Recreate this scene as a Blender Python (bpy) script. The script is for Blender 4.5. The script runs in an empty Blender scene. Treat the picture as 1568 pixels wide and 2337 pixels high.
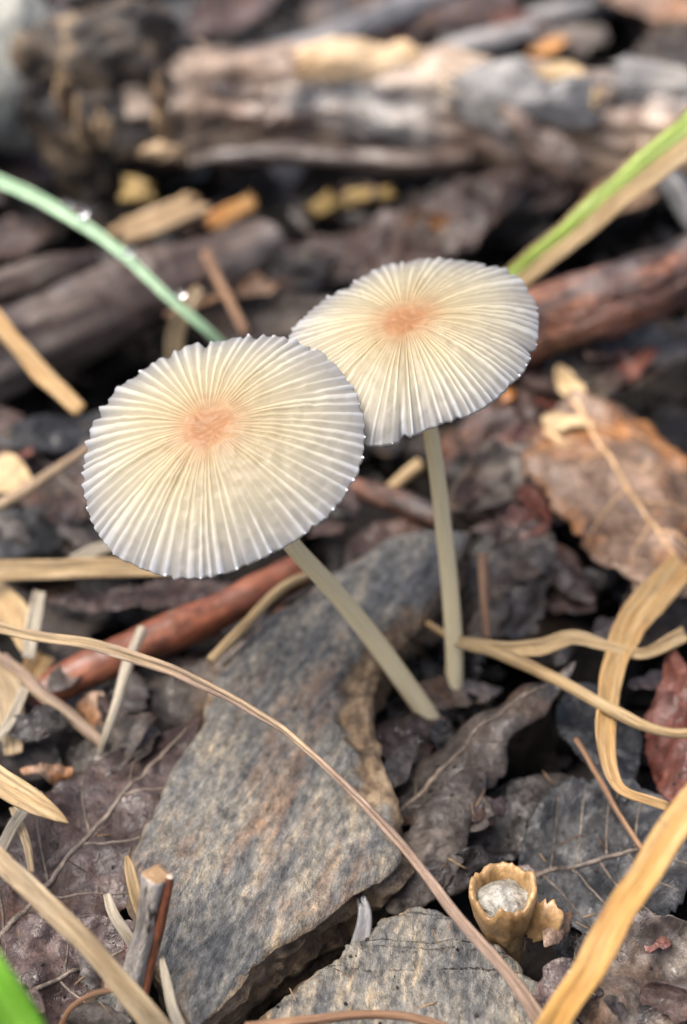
import bpy, math, random
import numpy as np
from mathutils import Vector, Matrix

random.seed(7)
rng = np.random.default_rng(7)
sc = bpy.context.scene
col = sc.collection
K = 0.01            # everything below is written in centimetres
R = math.radians

# ------------------------------------------------------------------ camera
PITCH, CAMH = 42.0, 11.1
F = 1168 / math.tan(R(19))
cam_d = bpy.data.cameras.new('camera')
cam = bpy.data.objects.new('camera', cam_d)
col.objects.link(cam)
cam.location = (0, 0, CAMH * K)
cam.rotation_euler = (R(90 - PITCH), 0, 0)
cam_d.sensor_fit = 'VERTICAL'
cam_d.sensor_height = 36
cam_d.lens = 18 / math.tan(R(19))
cam_d.clip_start = 0.005
cam_d.clip_end = 60
cam_d.dof.use_dof = True
cam_d.dof.focus_distance = 0.1205
cam_d.dof.aperture_fstop = 17
sc.camera = cam

# ------------------------------------------------------------------ sky, sun, exposure
SUN_EL, SUN_AZ = 66.0, -98.0     # degrees; azimuth from +Y towards +X
w = bpy.data.worlds.new('World')
sc.world = w
w.use_nodes = True
nt = w.node_tree
nt.nodes.clear()
sky = nt.nodes.new('ShaderNodeTexSky')
sky.sky_type = 'NISHITA'
sky.sun_disc = False
sky.sun_elevation = R(SUN_EL)
sky.sun_rotation = R(SUN_AZ)
sky.air_density = 0.6
sky.dust_density = 6.0
sky.ozone_density = 0.0
bg = nt.nodes.new('ShaderNodeBackground')
bg.inputs[1].default_value = 0.15
out = nt.nodes.new('ShaderNodeOutputWorld')
nt.links.new(sky.outputs[0], bg.inputs[0])
nt.links.new(bg.outputs[0], out.inputs[0])
sun_d = bpy.data.lights.new('sun', 'SUN')
sun_d.energy = 1.5
sun_d.angle = R(45)
sun_d.color = (1.0, 0.965, 0.91)
sun = bpy.data.objects.new('sun', sun_d)
col.objects.link(sun)
sd = Vector((math.sin(R(SUN_AZ)) * math.cos(R(SUN_EL)), math.cos(R(SUN_AZ)) * math.cos(R(SUN_EL)), math.sin(R(SUN_EL))))
sun.rotation_euler = sd.to_track_quat('Z', 'Y').to_euler()
sun.location = (0, 0, 1)
vs = sc.view_settings
sc.display_settings.display_device = 'sRGB'
vs.view_transform = 'Standard'
vs.look = 'None'
vs.exposure = 1.08
vs.gamma = 1.0
vs.use_curve_mapping = False
sc.render.engine = 'CYCLES'
sc.cycles.use_denoising = True
sc.cycles.max_bounces = 8
sc.cycles.transparent_max_bounces = 8

# ------------------------------------------------------------------ sight lines (photo pixel 1568 x 2336 -> point in the place)
RT = np.array([1.0, 0, 0])
UP = np.array([0, math.sin(R(PITCH)), math.cos(R(PITCH))])
FW = np.array([0, math.cos(R(PITCH)), -math.sin(R(PITCH))])
CP = np.array([0, 0, CAMH])

def ray(u, v):
    return FW + RT * ((u - 784) / F) + UP * ((1168 - v) / F)

def G(u, v, z=0.0):
    d = ray(u, v)
    return CP + d * ((z - CAMH) / d[2])

def D(u, v, dep):
    return CP + ray(u, v) * dep

def depth(p):
    return float(np.dot(np.asarray(p) - CP, FW))

def cm(px, p):
    return px * depth(p) / F

def unit(a):
    a = np.asarray(a, float)
    return a / (np.linalg.norm(a, axis=-1, keepdims=True) + 1e-12)

# ------------------------------------------------------------------ noise
def _hash(i, j, k):
    n = (i * 374761393 + j * 668265263 + k * 2147483647) & 0xffffffff
    n = ((n ^ (n >> 13)) * 1274126177) & 0xffffffff
    n = ((n ^ (n >> 16)) * 2246822519) & 0xffffffff
    return ((n ^ (n >> 15)) & 0xffffff) / float(0xffffff)

def vnoise(p):
    p = np.asarray(p, float)
    f0 = np.floor(p).astype(np.int64)
    t = p - f0
    t = t * t * (3 - 2 * t)
    i, j, k = f0[..., 0], f0[..., 1], f0[..., 2]
    r = 0
    for a in (0, 1):
        for b in (0, 1):
            for c in (0, 1):
                wgt = (t[..., 0] if a else 1 - t[..., 0]) * (t[..., 1] if b else 1 - t[..., 1]) * (t[..., 2] if c else 1 - t[..., 2])
                r = r + wgt * _hash(i + a, j + b, k + c)
    return r * 2 - 1

def fbm(p, octv=4, gain=0.5):
    p = np.asarray(p, float)
    s, a = 0, 1.0
    for o in range(octv):
        s = s + a * vnoise(p * (2 ** o) + 17.3 * o)
        a *= gain
    return s

def fbm2(x, y, seed=0.0, octv=4, gain=0.5):
    x, y = np.broadcast_arrays(np.asarray(x, float), np.asarray(y, float))
    return fbm(np.stack([x, y, np.full_like(x, seed * 3.17 + 0.37)], -1), octv, gain)

def smooth(a, b, x):
    t = np.clip((x - a) / (b - a), 0, 1)
    return t * t * (3 - 2 * t)

def spline(P, n):
    P = np.asarray(P, float)
    m = len(P)
    if m == 2:
        t = np.linspace(0, 1, n)[:, None]
        return P[0] * (1 - t) + P[1] * t
    Q = np.vstack([2 * P[0] - P[1], P, 2 * P[-1] - P[-2]])
    seg = np.linalg.norm(np.diff(P[:, :3], axis=0), axis=1)
    cum = np.concatenate([[0], np.cumsum(seg)])
    out_ = []
    for s in np.linspace(0, cum[-1], n):
        i = min(max(int(np.searchsorted(cum, s, 'right') - 1), 0), m - 2)
        t = (s - cum[i]) / (seg[i] + 1e-9)
        p0, p1, p2, p3 = Q[i], Q[i + 1], Q[i + 2], Q[i + 3]
        out_.append(0.5 * (2 * p1 + (p2 - p0) * t + (2 * p0 - 5 * p1 + 4 * p2 - p3) * t * t + (3 * p1 - p0 - 3 * p2 + p3) * t ** 3))
    return np.array(out_)

# ------------------------------------------------------------------ materials (UV and object coordinates, 1 unit = 1 cm)
MATS = {}

def pmat(name, stops, scale=1.0, stretch=(1, 1, 1), coord='UV', detail=6, nrough=0.6, distort=0.0,
         rough=(0.35, 0.6), bump=0.4, bdist=0.0002, bscale=8.0, bstretch=None, spec=0.5, coat=0.0, sss=0.0, sssr=0.001,
         patch=None, vary=0.25, transl=0.0, mottle=(0.6, 1.4), mscale=None, coatr=0.16, cells=0.0):
    m = bpy.data.materials.new(name)
    m.use_nodes = True
    n, L = m.node_tree.nodes, m.node_tree.links
    n.clear()
    o = n.new('ShaderNodeOutputMaterial')
    b = n.new('ShaderNodeBsdfPrincipled')
    L.new(b.outputs[0], o.inputs[0])
    tc = n.new('ShaderNodeTexCoord')
    oi = n.new('ShaderNodeObjectInfo')
    sc_ = n.new('ShaderNodeVectorMath'); sc_.operation = 'MULTIPLY'
    k = 1.0 if coord == 'UV' else 100.0
    sc_.inputs[1].default_value = (k, k, k)
    L.new(tc.outputs['UV' if coord == 'UV' else 'Object'], sc_.inputs[0])
    off = n.new('ShaderNodeMath'); off.operation = 'MULTIPLY'; off.inputs[1].default_value = 91.7
    L.new(oi.outputs['Random'], off.inputs[0])
    ad = n.new('ShaderNodeVectorMath'); ad.operation = 'ADD'
    L.new(sc_.outputs[0], ad.inputs[0]); L.new(off.outputs[0], ad.inputs[1])

    def noise(sca, strv, det=detail, rg=nrough, dis=0.0, shift=0.0):
        mp = n.new('ShaderNodeMapping')
        mp.inputs['Scale'].default_value = [sca * q for q in strv]
        mp.inputs['Location'].default_value = (shift, shift * 1.7, shift * 0.3)
        L.new(ad.outputs[0], mp.inputs[0])
        q = n.new('ShaderNodeTexNoise')
        q.inputs['Scale'].default_value = 1.0
        q.inputs['Detail'].default_value = det
        q.inputs['Roughness'].default_value = rg
        q.inputs['Distortion'].default_value = dis
        L.new(mp.outputs[0], q.inputs['Vector'])
        return q.outputs['Fac']

    def ramp(sock, st):
        r = n.new('ShaderNodeValToRGB')
        while len(r.color_ramp.elements) < len(st):
            r.color_ramp.elements.new(0.5)
        for e, (p, c) in zip(r.color_ramp.elements, st):
            e.position = p
            e.color = (*c, 1)
        L.new(sock, r.inputs[0])
        return r.outputs[0]

    cf = noise(scale, stretch, dis=distort)
    c = ramp(cf, stops)
    for q, (pcol, pscale, lo, hi) in enumerate(patch or []):
        pf = noise(pscale, stretch if q % 2 == 0 else (1, 1, 1), shift=13.1 + q * 7)
        fr = ramp(pf, [(lo, (0, 0, 0)), (hi, (1, 1, 1))])
        mx = n.new('ShaderNodeMix'); mx.data_type = 'RGBA'
        L.new(fr, mx.inputs[0]); L.new(c, mx.inputs[6]); mx.inputs[7].default_value = (*pcol, 1)
        c = mx.outputs[2]
    if mottle:
        mf = noise(mscale or bscale * 1.6, bstretch or stretch, det=4, rg=0.7, shift=5.9)
        mm = n.new('ShaderNodeMapRange')
        mm.inputs[1].default_value = 0.32; mm.inputs[2].default_value = 0.68
        mm.inputs[3].default_value = mottle[0]; mm.inputs[4].default_value = mottle[1]
        L.new(mf, mm.inputs[0])
        mu = n.new('ShaderNodeMix'); mu.data_type = 'RGBA'; mu.blend_type = 'MULTIPLY'; mu.inputs[0].default_value = 1
        L.new(c, mu.inputs[6]); L.new(mm.outputs[0], mu.inputs[7])
        c = mu.outputs[2]
    if vary:
        h = n.new('ShaderNodeHueSaturation')
        mr = n.new('ShaderNodeMapRange')
        mr.inputs[3].default_value = 1 - vary; mr.inputs[4].default_value = 1 + vary
        L.new(oi.outputs['Random'], mr.inputs[0]); L.new(mr.outputs[0], h.inputs['Value'])
        L.new(c, h.inputs['Color'])
        c = h.outputs[0]
    L.new(c, b.inputs['Base Color'])
    bf = noise(bscale, bstretch or stretch, det=5, shift=3.3)
    rr = n.new('ShaderNodeMapRange')
    rr.inputs[1].default_value = 0.3; rr.inputs[2].default_value = 0.7
    rr.inputs[3].default_value = rough[0]; rr.inputs[4].default_value = rough[1]
    L.new(cf, rr.inputs[0]); L.new(rr.outputs[0], b.inputs['Roughness'])
    bp = n.new('ShaderNodeBump')
    bp.inputs['Strength'].default_value = bump
    bp.inputs['Distance'].default_value = bdist
    if cells:      # fine net of veinlets
        vo = n.new('ShaderNodeTexVoronoi'); vo.feature = 'DISTANCE_TO_EDGE'; vo.inputs['Scale'].default_value = cells
        wv = n.new('ShaderNodeVectorMath'); wv.operation = 'ADD'
        L.new(ad.outputs[0], wv.inputs[0])
        wn = n.new('ShaderNodeMath'); wn.operation = 'MULTIPLY'; wn.inputs[1].default_value = 0.25
        L.new(bf, wn.inputs[0]); L.new(wn.outputs[0], wv.inputs[1])
        L.new(wv.outputs[0], vo.inputs['Vector'])
        vm = n.new('ShaderNodeMapRange'); vm.inputs[1].default_value = 0.0; vm.inputs[2].default_value = 0.14
        vm.inputs[3].default_value = 0.10; vm.inputs[4].default_value = 0.0
        L.new(vo.outputs['Distance'], vm.inputs[0])
        sm = n.new('ShaderNodeMath'); sm.operation = 'ADD'
        L.new(bf, sm.inputs[0]); L.new(vm.outputs[0], sm.inputs[1])
        bf = sm.outputs[0]
    L.new(bf, bp.inputs['Height']); L.new(bp.outputs[0], b.inputs['Normal'])
    b.inputs['Specular IOR Level'].default_value = spec
    if coat:
        wt_ = n.new('ShaderNodeMapRange'); wt_.inputs[1].default_value = 0.47; wt_.inputs[2].default_value = 0.58
        wt_.inputs[3].default_value = 0.0; wt_.inputs[4].default_value = min(1.0, coat * 2.0)
        L.new(noise(1.3, (1, 1, 1), det=4, shift=21.0), wt_.inputs[0]); L.new(wt_.outputs[0], b.inputs['Coat Weight'])
        b.inputs['Coat Roughness'].default_value = coatr
        L.new(bp.outputs[0], b.inputs['Coat Normal'])
    if sss:
        b.inputs['Subsurface Weight'].default_value = sss
        b.inputs['Subsurface Radius'].default_value = (1.0, 0.8, 0.5)
        b.inputs['Subsurface Scale'].default_value = sssr
    if transl:
        tr = n.new('ShaderNodeBsdfTranslucent')
        L.new(c, tr.inputs[0])
        ms = n.new('ShaderNodeMixShader'); ms.inputs[0].default_value = transl
        L.new(b.outputs[0], ms.inputs[1]); L.new(tr.outputs[0], ms.inputs[2])
        L.new(ms.outputs[0], o.inputs[0])
    MATS[name] = m
    return m

# leaves
def leafmat(name, a, b_, c_, rough=(0.3, 0.6), coat=0.46, patch=None, bump=0.6, mottle=(0.5, 1.55), cells=8.0, spec=0.25):
    return pmat(name, [(0.34, a), (0.5, b_), (0.68, [q * 1.25 for q in c_])], 1.6, detail=10, nrough=0.7, distort=0.6, rough=rough, bump=bump, bdist=0.0006,
                bscale=8, coat=coat, patch=patch, spec=spec, mottle=mottle, cells=cells, coatr=0.13)
leafmat('leaf_grey', (0.0188, 0.015, 0.0125), (0.0502, 0.0415, 0.0358), (0.107, 0.0906, 0.0766), patch=[((0.0881, 0.047, 0.0238), 0.8, 0.52, 0.7)])
leafmat('leaf_purple', (0.0161, 0.0104, 0.00909), (0.0436, 0.0285, 0.0253), (0.0864, 0.0606, 0.0533), patch=[((0.0809, 0.0333, 0.0157), 0.9, 0.52, 0.68)])
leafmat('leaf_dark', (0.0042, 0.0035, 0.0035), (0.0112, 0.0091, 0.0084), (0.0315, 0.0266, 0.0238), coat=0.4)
leafmat('leaf_black', (0.003, 0.003, 0.003), (0.008, 0.007, 0.006), (0.022, 0.018, 0.016), rough=(0.4, 0.7), coat=0.0, cells=0, spec=0.08)  # near-black: shade of the deep litter gaps put into the colour
leafmat('leaf_blue', (0.009, 0.0099, 0.0108), (0.0252, 0.0261, 0.0279), (0.072, 0.0729, 0.072), coat=0.8)
leafmat('leaf_tan', (0.08, 0.047, 0.03), (0.17, 0.11, 0.075), (0.30, 0.21, 0.15), coat=0.4, patch=[((0.30, 0.12, 0.03), 0.6, 0.49, 0.62), ((0.045, 0.030, 0.022), 1.1, 0.50, 0.62)])
leafmat('leaf_red', (0.030, 0.010, 0.007), (0.070, 0.022, 0.015), (0.14, 0.06, 0.045), coat=0.8)
leafmat('leaf_pale', (0.33, 0.22, 0.11), (0.48, 0.35, 0.19), (0.62, 0.48, 0.29), coat=0.15, mottle=(0.75, 1.2))
leafmat('leaf_vein', (0.072, 0.056, 0.0432), (0.12, 0.096, 0.076), (0.184, 0.148, 0.116), coat=0.3, cells=0)
leafmat('leaf_vein_tan', (0.28, 0.18, 0.09), (0.40, 0.26, 0.14), (0.5, 0.35, 0.20), coat=0.2, cells=0)
# bark and wood
pmat('bark_red', [(0.3, (0.055, 0.018, 0.010)), (0.5, (0.13, 0.040, 0.018)), (0.72, (0.24, 0.085, 0.04))], 2.0, (1, 0.25, 1),
     rough=(0.35, 0.6), bump=0.8, bscale=7, coat=0.3, bstretch=(1, 0.35, 1), mottle=(0.45, 1.5), patch=[((0.03, 0.014, 0.010), 1.6, 0.56, 0.7), ((0.22, 0.14, 0.10), 3.0, 0.62, 0.74)])
pmat('bark_rust', [(0.3, (0.016, 0.00896, 0.00768)), (0.46, (0.064, 0.0288, 0.0179)), (0.58, (0.166, 0.064, 0.032)), (0.75, (0.192, 0.128, 0.102))], 1.8, (1, 0.5, 1), distort=0.8,
     rough=(0.3, 0.6), bump=1.0, bscale=6, bdist=0.0012, coat=0.5, mottle=(0.35, 1.6), patch=[((0.04, 0.025, 0.02), 1.2, 0.5, 0.66)])
pmat('bark_dark', [(0.3, (0.02, 0.015, 0.012)), (0.5, (0.065, 0.043, 0.033)), (0.72, (0.16, 0.125, 0.10))], 1.4, (1, 0.35, 1), distort=0.5,
     rough=(0.3, 0.6), bump=1.0, bscale=4, bdist=0.0006, coat=0.25, patch=[((0.22, 0.19, 0.165), 0.9, 0.56, 0.72)])
pmat('bark_grey', [(0.3, (0.05, 0.05, 0.052)), (0.5, (0.14, 0.138, 0.138)), (0.72, (0.32, 0.30, 0.28))], 1.4, (1, 0.35, 1),
     rough=(0.3, 0.55), bump=0.8, bscale=5, bdist=0.0005, coat=0.3)
pmat('bark_fleck', [(0.3, (0.10, 0.09, 0.08)), (0.5, (0.24, 0.22, 0.20)), (0.72, (0.42, 0.38, 0.33))], 2.5, (2, 0.6, 1), rough=(0.35, 0.6), bump=1.0, bscale=6, bdist=0.0005, patch=[((0.03, 0.025, 0.02), 4.0, 0.55, 0.62)], vary=0)
pmat('log_wood', [(0.26, (0.0476, 0.0272, 0.019)), (0.38, (0.17, 0.112, 0.0816)), (0.50, (0.313, 0.228, 0.163)), (0.66, (0.476, 0.36, 0.245))], 0.9, (1, 0.4, 1), distort=0.9,
     rough=(0.3, 0.6), bump=1.0, bscale=3.5, bdist=0.001, coat=0.35, patch=[((0.26, 0.26, 0.25), 0.45, 0.50, 0.62), ((0.035, 0.026, 0.022), 0.8, 0.54, 0.66)], vary=0)
pmat('wood_grey', [(0.28, (0.0446, 0.0459, 0.0478)), (0.48, (0.128, 0.128, 0.128)), (0.68, (0.268, 0.249, 0.217))], 1.0, (1, 0.35, 1),
     rough=(0.3, 0.6), bump=0.9, bscale=4, bdist=0.0008, coat=0.3, vary=0.1)
pmat('wood_rotten', [(0.3, (0.006, 0.005, 0.0045)), (0.48, (0.022, 0.018, 0.015)), (0.58, (0.09, 0.065, 0.042)), (0.70, (0.42, 0.31, 0.19))], 1.2, coord='OBJ', distort=1.0,
     rough=(0.4, 0.7), bump=1.0, bscale=4, bdist=0.001, vary=0)
pmat('crust', [(0.3, (0.02, 0.014, 0.010)), (0.45, (0.14, 0.09, 0.05)), (0.55, (0.36, 0.25, 0.14)), (0.72, (0.62, 0.47, 0.29))], 2.2, coord='OBJ', distort=0.5, rough=(0.4, 0.7), bump=1.0, bscale=5, bdist=0.0008, vary=0.2)
pmat('wood_pale', [(0.3, (0.321, 0.199, 0.0918)), (0.5, (0.459, 0.321, 0.176)), (0.72, (0.573, 0.444, 0.291))], 2.0, (2, 0.3, 1),
     rough=(0.4, 0.6), bump=0.5, bscale=9, bstretch=(2, 0.15, 1), vary=0.1)
pmat('wood_orange', [(0.3, (0.20, 0.07, 0.015)), (0.5, (0.42, 0.19, 0.05)), (0.72, (0.6, 0.36, 0.14))], 2.0, (2, 0.3, 1),
     rough=(0.3, 0.5), bump=0.5, coat=0.2, vary=0.1)
pmat('wood_yellow', [(0.3, (0.195, 0.124, 0.0325)), (0.5, (0.312, 0.215, 0.0715)), (0.72, (0.416, 0.325, 0.156))], 2.0, (2, 0.4, 1), rough=(0.3, 0.5), bump=0.5, vary=0.1)
pmat('wood_end', [(0.3, (0.30, 0.24, 0.18)), (0.7, (0.58, 0.50, 0.40))], 3, coord='OBJ', bump=0.8, bscale=10, vary=0.05)
# straw and blades (fibres run along V)
def strawmat(name, a, b_, c_, spots=None, vary=0.08, rough=(0.35, 0.55), transl=0.15, mottle=(0.55, 1.38)):
    return pmat(name, [(0.3, a), (0.5, b_), (0.72, c_)], 3.0, (7, 0.5, 1), detail=8, nrough=0.7, rough=rough, bump=0.8, bdist=0.0003,
                bscale=9, bstretch=(5, 0.22, 1), patch=(list(spots or [((0.3, 0.2, 0.1), 3, 0.7, 0.9)])[:1] + [((0.16, 0.10, 0.06), 13.0, 0.60, 0.74)] + list(spots or [])[1:]), vary=vary, transl=transl, mottle=mottle, mscale=8)
strawmat('straw_pinkish', (0.216, 0.134, 0.0918), (0.324, 0.227, 0.165), (0.419, 0.32, 0.245), [((0.102, 0.0552, 0.0367), 4.0, 0.56, 0.70), ((0.396, 0.291, 0.165), 0.35, 0.5, 0.6)])
strawmat('straw_orange', (0.442, 0.218, 0.0515), (0.55, 0.316, 0.0934), (0.611, 0.43, 0.205), [((0.32, 0.105, 0.0234), 1.6, 0.57, 0.72)])
strawmat('straw_spotted', (0.275, 0.186, 0.0897), (0.411, 0.31, 0.179), (0.508, 0.411, 0.275), [((0.0481, 0.0309, 0.0206), 3.2, 0.56, 0.66)])
strawmat('straw_tan', (0.29, 0.19, 0.0852), (0.408, 0.29, 0.144), (0.492, 0.381, 0.23), [((0.197, 0.0984, 0.0328), 1.8, 0.57, 0.72)])
strawmat('straw_white', (0.279, 0.232, 0.159), (0.398, 0.352, 0.266), (0.492, 0.452, 0.366), [((0.166, 0.113, 0.0598), 2.0, 0.56, 0.72)])
strawmat('straw_amber', (0.329, 0.18, 0.0624), (0.447, 0.285, 0.116), (0.516, 0.39, 0.222), [((0.21, 0.0823, 0.0178), 1.4, 0.56, 0.72)])
strawmat('straw_brown', (0.16, 0.080, 0.04), (0.27, 0.15, 0.08), (0.38, 0.24, 0.14))
strawmat('blade_green', (0.28, 0.46, 0.27), (0.40, 0.60, 0.38), (0.54, 0.70, 0.51), rough=(0.25, 0.4))
strawmat('blade_lime', (0.14, 0.40, 0.02), (0.22, 0.54, 0.04), (0.34, 0.62, 0.09), rough=(0.3, 0.4), transl=0.25)
strawmat('blade_yellowgreen', (0.36, 0.52, 0.06), (0.48, 0.64, 0.14), (0.66, 0.74, 0.36), rough=(0.3, 0.4))
# soil, stone
pmat('soil', [(0.3, (0.005, 0.004, 0.003)), (0.5, (0.014, 0.010, 0.008)), (0.75, (0.04, 0.03, 0.023))], 1.5, coord='OBJ', rough=(0.6, 0.9), bump=1.0, bdist=0.001, bscale=5, vary=0, spec=0.08)
pmat('stone_pale', [(0.3, (0.20, 0.20, 0.17)), (0.5, (0.34, 0.345, 0.30)), (0.75, (0.52, 0.51, 0.43))], 2.5, coord='OBJ', rough=(0.5, 0.7), bump=0.8, bdist=0.0005, bscale=8, vary=0)
pmat('nut_shell', [(0.3, (0.20, 0.11, 0.04)), (0.5, (0.36, 0.225, 0.10)), (0.75, (0.58, 0.42, 0.23))], 2.2, (1, 0.8, 1), rough=(0.3, 0.5), bump=0.7, bdist=0.0003, bscale=6, coat=0.2, vary=0)
pmat('pith', [(0.3, (0.15, 0.142, 0.122)), (0.5, (0.286, 0.278, 0.245)), (0.75, (0.422, 0.414, 0.381))], 4.0, coord='OBJ', rough=(0.3, 0.5), bump=1.0, bdist=0.0006, bscale=6, sss=0.2, vary=0)
pmat('stipe', [(0.3, (0.86, 0.75, 0.47)), (0.5, (0.93, 0.83, 0.55)), (0.75, (0.95, 0.87, 0.62))], 2.0, (4, 0.2, 1), rough=(0.35, 0.5), bump=0.25, bscale=10, bstretch=(3, 0.1, 1), sss=0.0, vary=0, mottle=(0.9, 1.07), transl=0.35)

def slate_mat():
    m = pmat('slate', [(0.34, (0.0235, 0.0252, 0.0263)), (0.45, (0.0912, 0.0942, 0.0936)), (0.54, (0.202, 0.189, 0.158)), (0.66, (0.447, 0.347, 0.212))], 2.0, (1.7, 0.5, 1), detail=12, nrough=0.85, distort=0.4,
         rough=(0.35, 0.6), bump=1.0, bdist=0.0008, bscale=7, bstretch=(1.4, 0.8, 1), coat=0.25, vary=0, mottle=(0.35, 1.65), mscale=11,
         patch=[((0.33, 0.18, 0.085), 0.42, 0.53, 0.70), ((0.03, 0.032, 0.036), 2.6, 0.55, 0.68)])
    n, L = m.node_tree.nodes, m.node_tree.links
    b = [q for q in n if q.type == 'BSDF_PRINCIPLED'][0]
    src = b.inputs['Base Color'].links[0].from_socket
    at = n.new('ShaderNodeAttribute'); at.attribute_name = 'worn'
    tc = n.new('ShaderNodeTexCoord')
    def nz(sca, det=8):
        q = n.new('ShaderNodeTexNoise'); q.inputs['Scale'].default_value = sca; q.inputs['Detail'].default_value = det; q.inputs['Roughness'].default_value = 0.7
        L.new(tc.outputs['Object'], q.inputs['Vector'])
        return q.outputs['Fac']
    r = n.new('ShaderNodeValToRGB')
    st = [(0.34, (0.035, 0.026, 0.018)), (0.46, (0.15, 0.10, 0.058)), (0.56, (0.30, 0.21, 0.12)), (0.70, (0.50, 0.39, 0.25))]
    while len(r.color_ramp.elements) < 4: r.color_ramp.elements.new(.5)
    for e, (p, c) in zip(r.color_ramp.elements, st):
        e.position = p; e.color = (*c, 1)
    L.new(nz(420), r.inputs[0])
    a1 = n.new('ShaderNodeMath'); a1.operation = 'MULTIPLY_ADD'; a1.inputs[1].default_value = 1.6; a1.inputs[2].default_value = -0.8
    L.new(nz(260), a1.inputs[0])
    a2 = n.new('ShaderNodeMath'); L.new(at.outputs['Fac'], a2.inputs[0]); L.new(a1.outputs[0], a2.inputs[1])
    mr = n.new('ShaderNodeMapRange'); mr.inputs[1].default_value = 0.25; mr.inputs[2].default_value = 0.55
    L.new(a2.outputs[0], mr.inputs[0])
    mx = n.new('ShaderNodeMix'); mx.data_type = 'RGBA'
    L.new(mr.outputs[0], mx.inputs[0]); L.new(src, mx.inputs[6]); L.new(r.outputs[0], mx.inputs[7])
    L.new(mx.outputs[2], b.inputs['Base Color'])
slate_mat()

def water_mat():
    m = bpy.data.materials.new('dew')
    m.use_nodes = True
    b = m.node_tree.nodes['Principled BSDF']
    b.inputs['Base Color'].default_value = (0.95, 0.97, 1, 1)
    b.inputs['Roughness'].default_value = 0.02
    b.inputs['Transmission Weight'].default_value = 1.0
    b.inputs['IOR'].default_value = 1.33
    MATS['dew'] = m
water_mat()

def rim_glint_mat():  # pale glossy beads: rim highlights put into shape and colour
    m = bpy.data.materials.new('bead')
    m.use_nodes = True
    b = m.node_tree.nodes['Principled BSDF']
    b.inputs['Base Color'].default_value = (0.85, 0.85, 0.84, 1)
    b.inputs['Roughness'].default_value = 0.12
    b.inputs['Transmission Weight'].default_value = 0.1
    b.inputs['Subsurface Weight'].default_value = 0.2
    b.inputs['Subsurface Scale'].default_value = 0.0003
    MATS['bead'] = m
rim_glint_mat()

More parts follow.
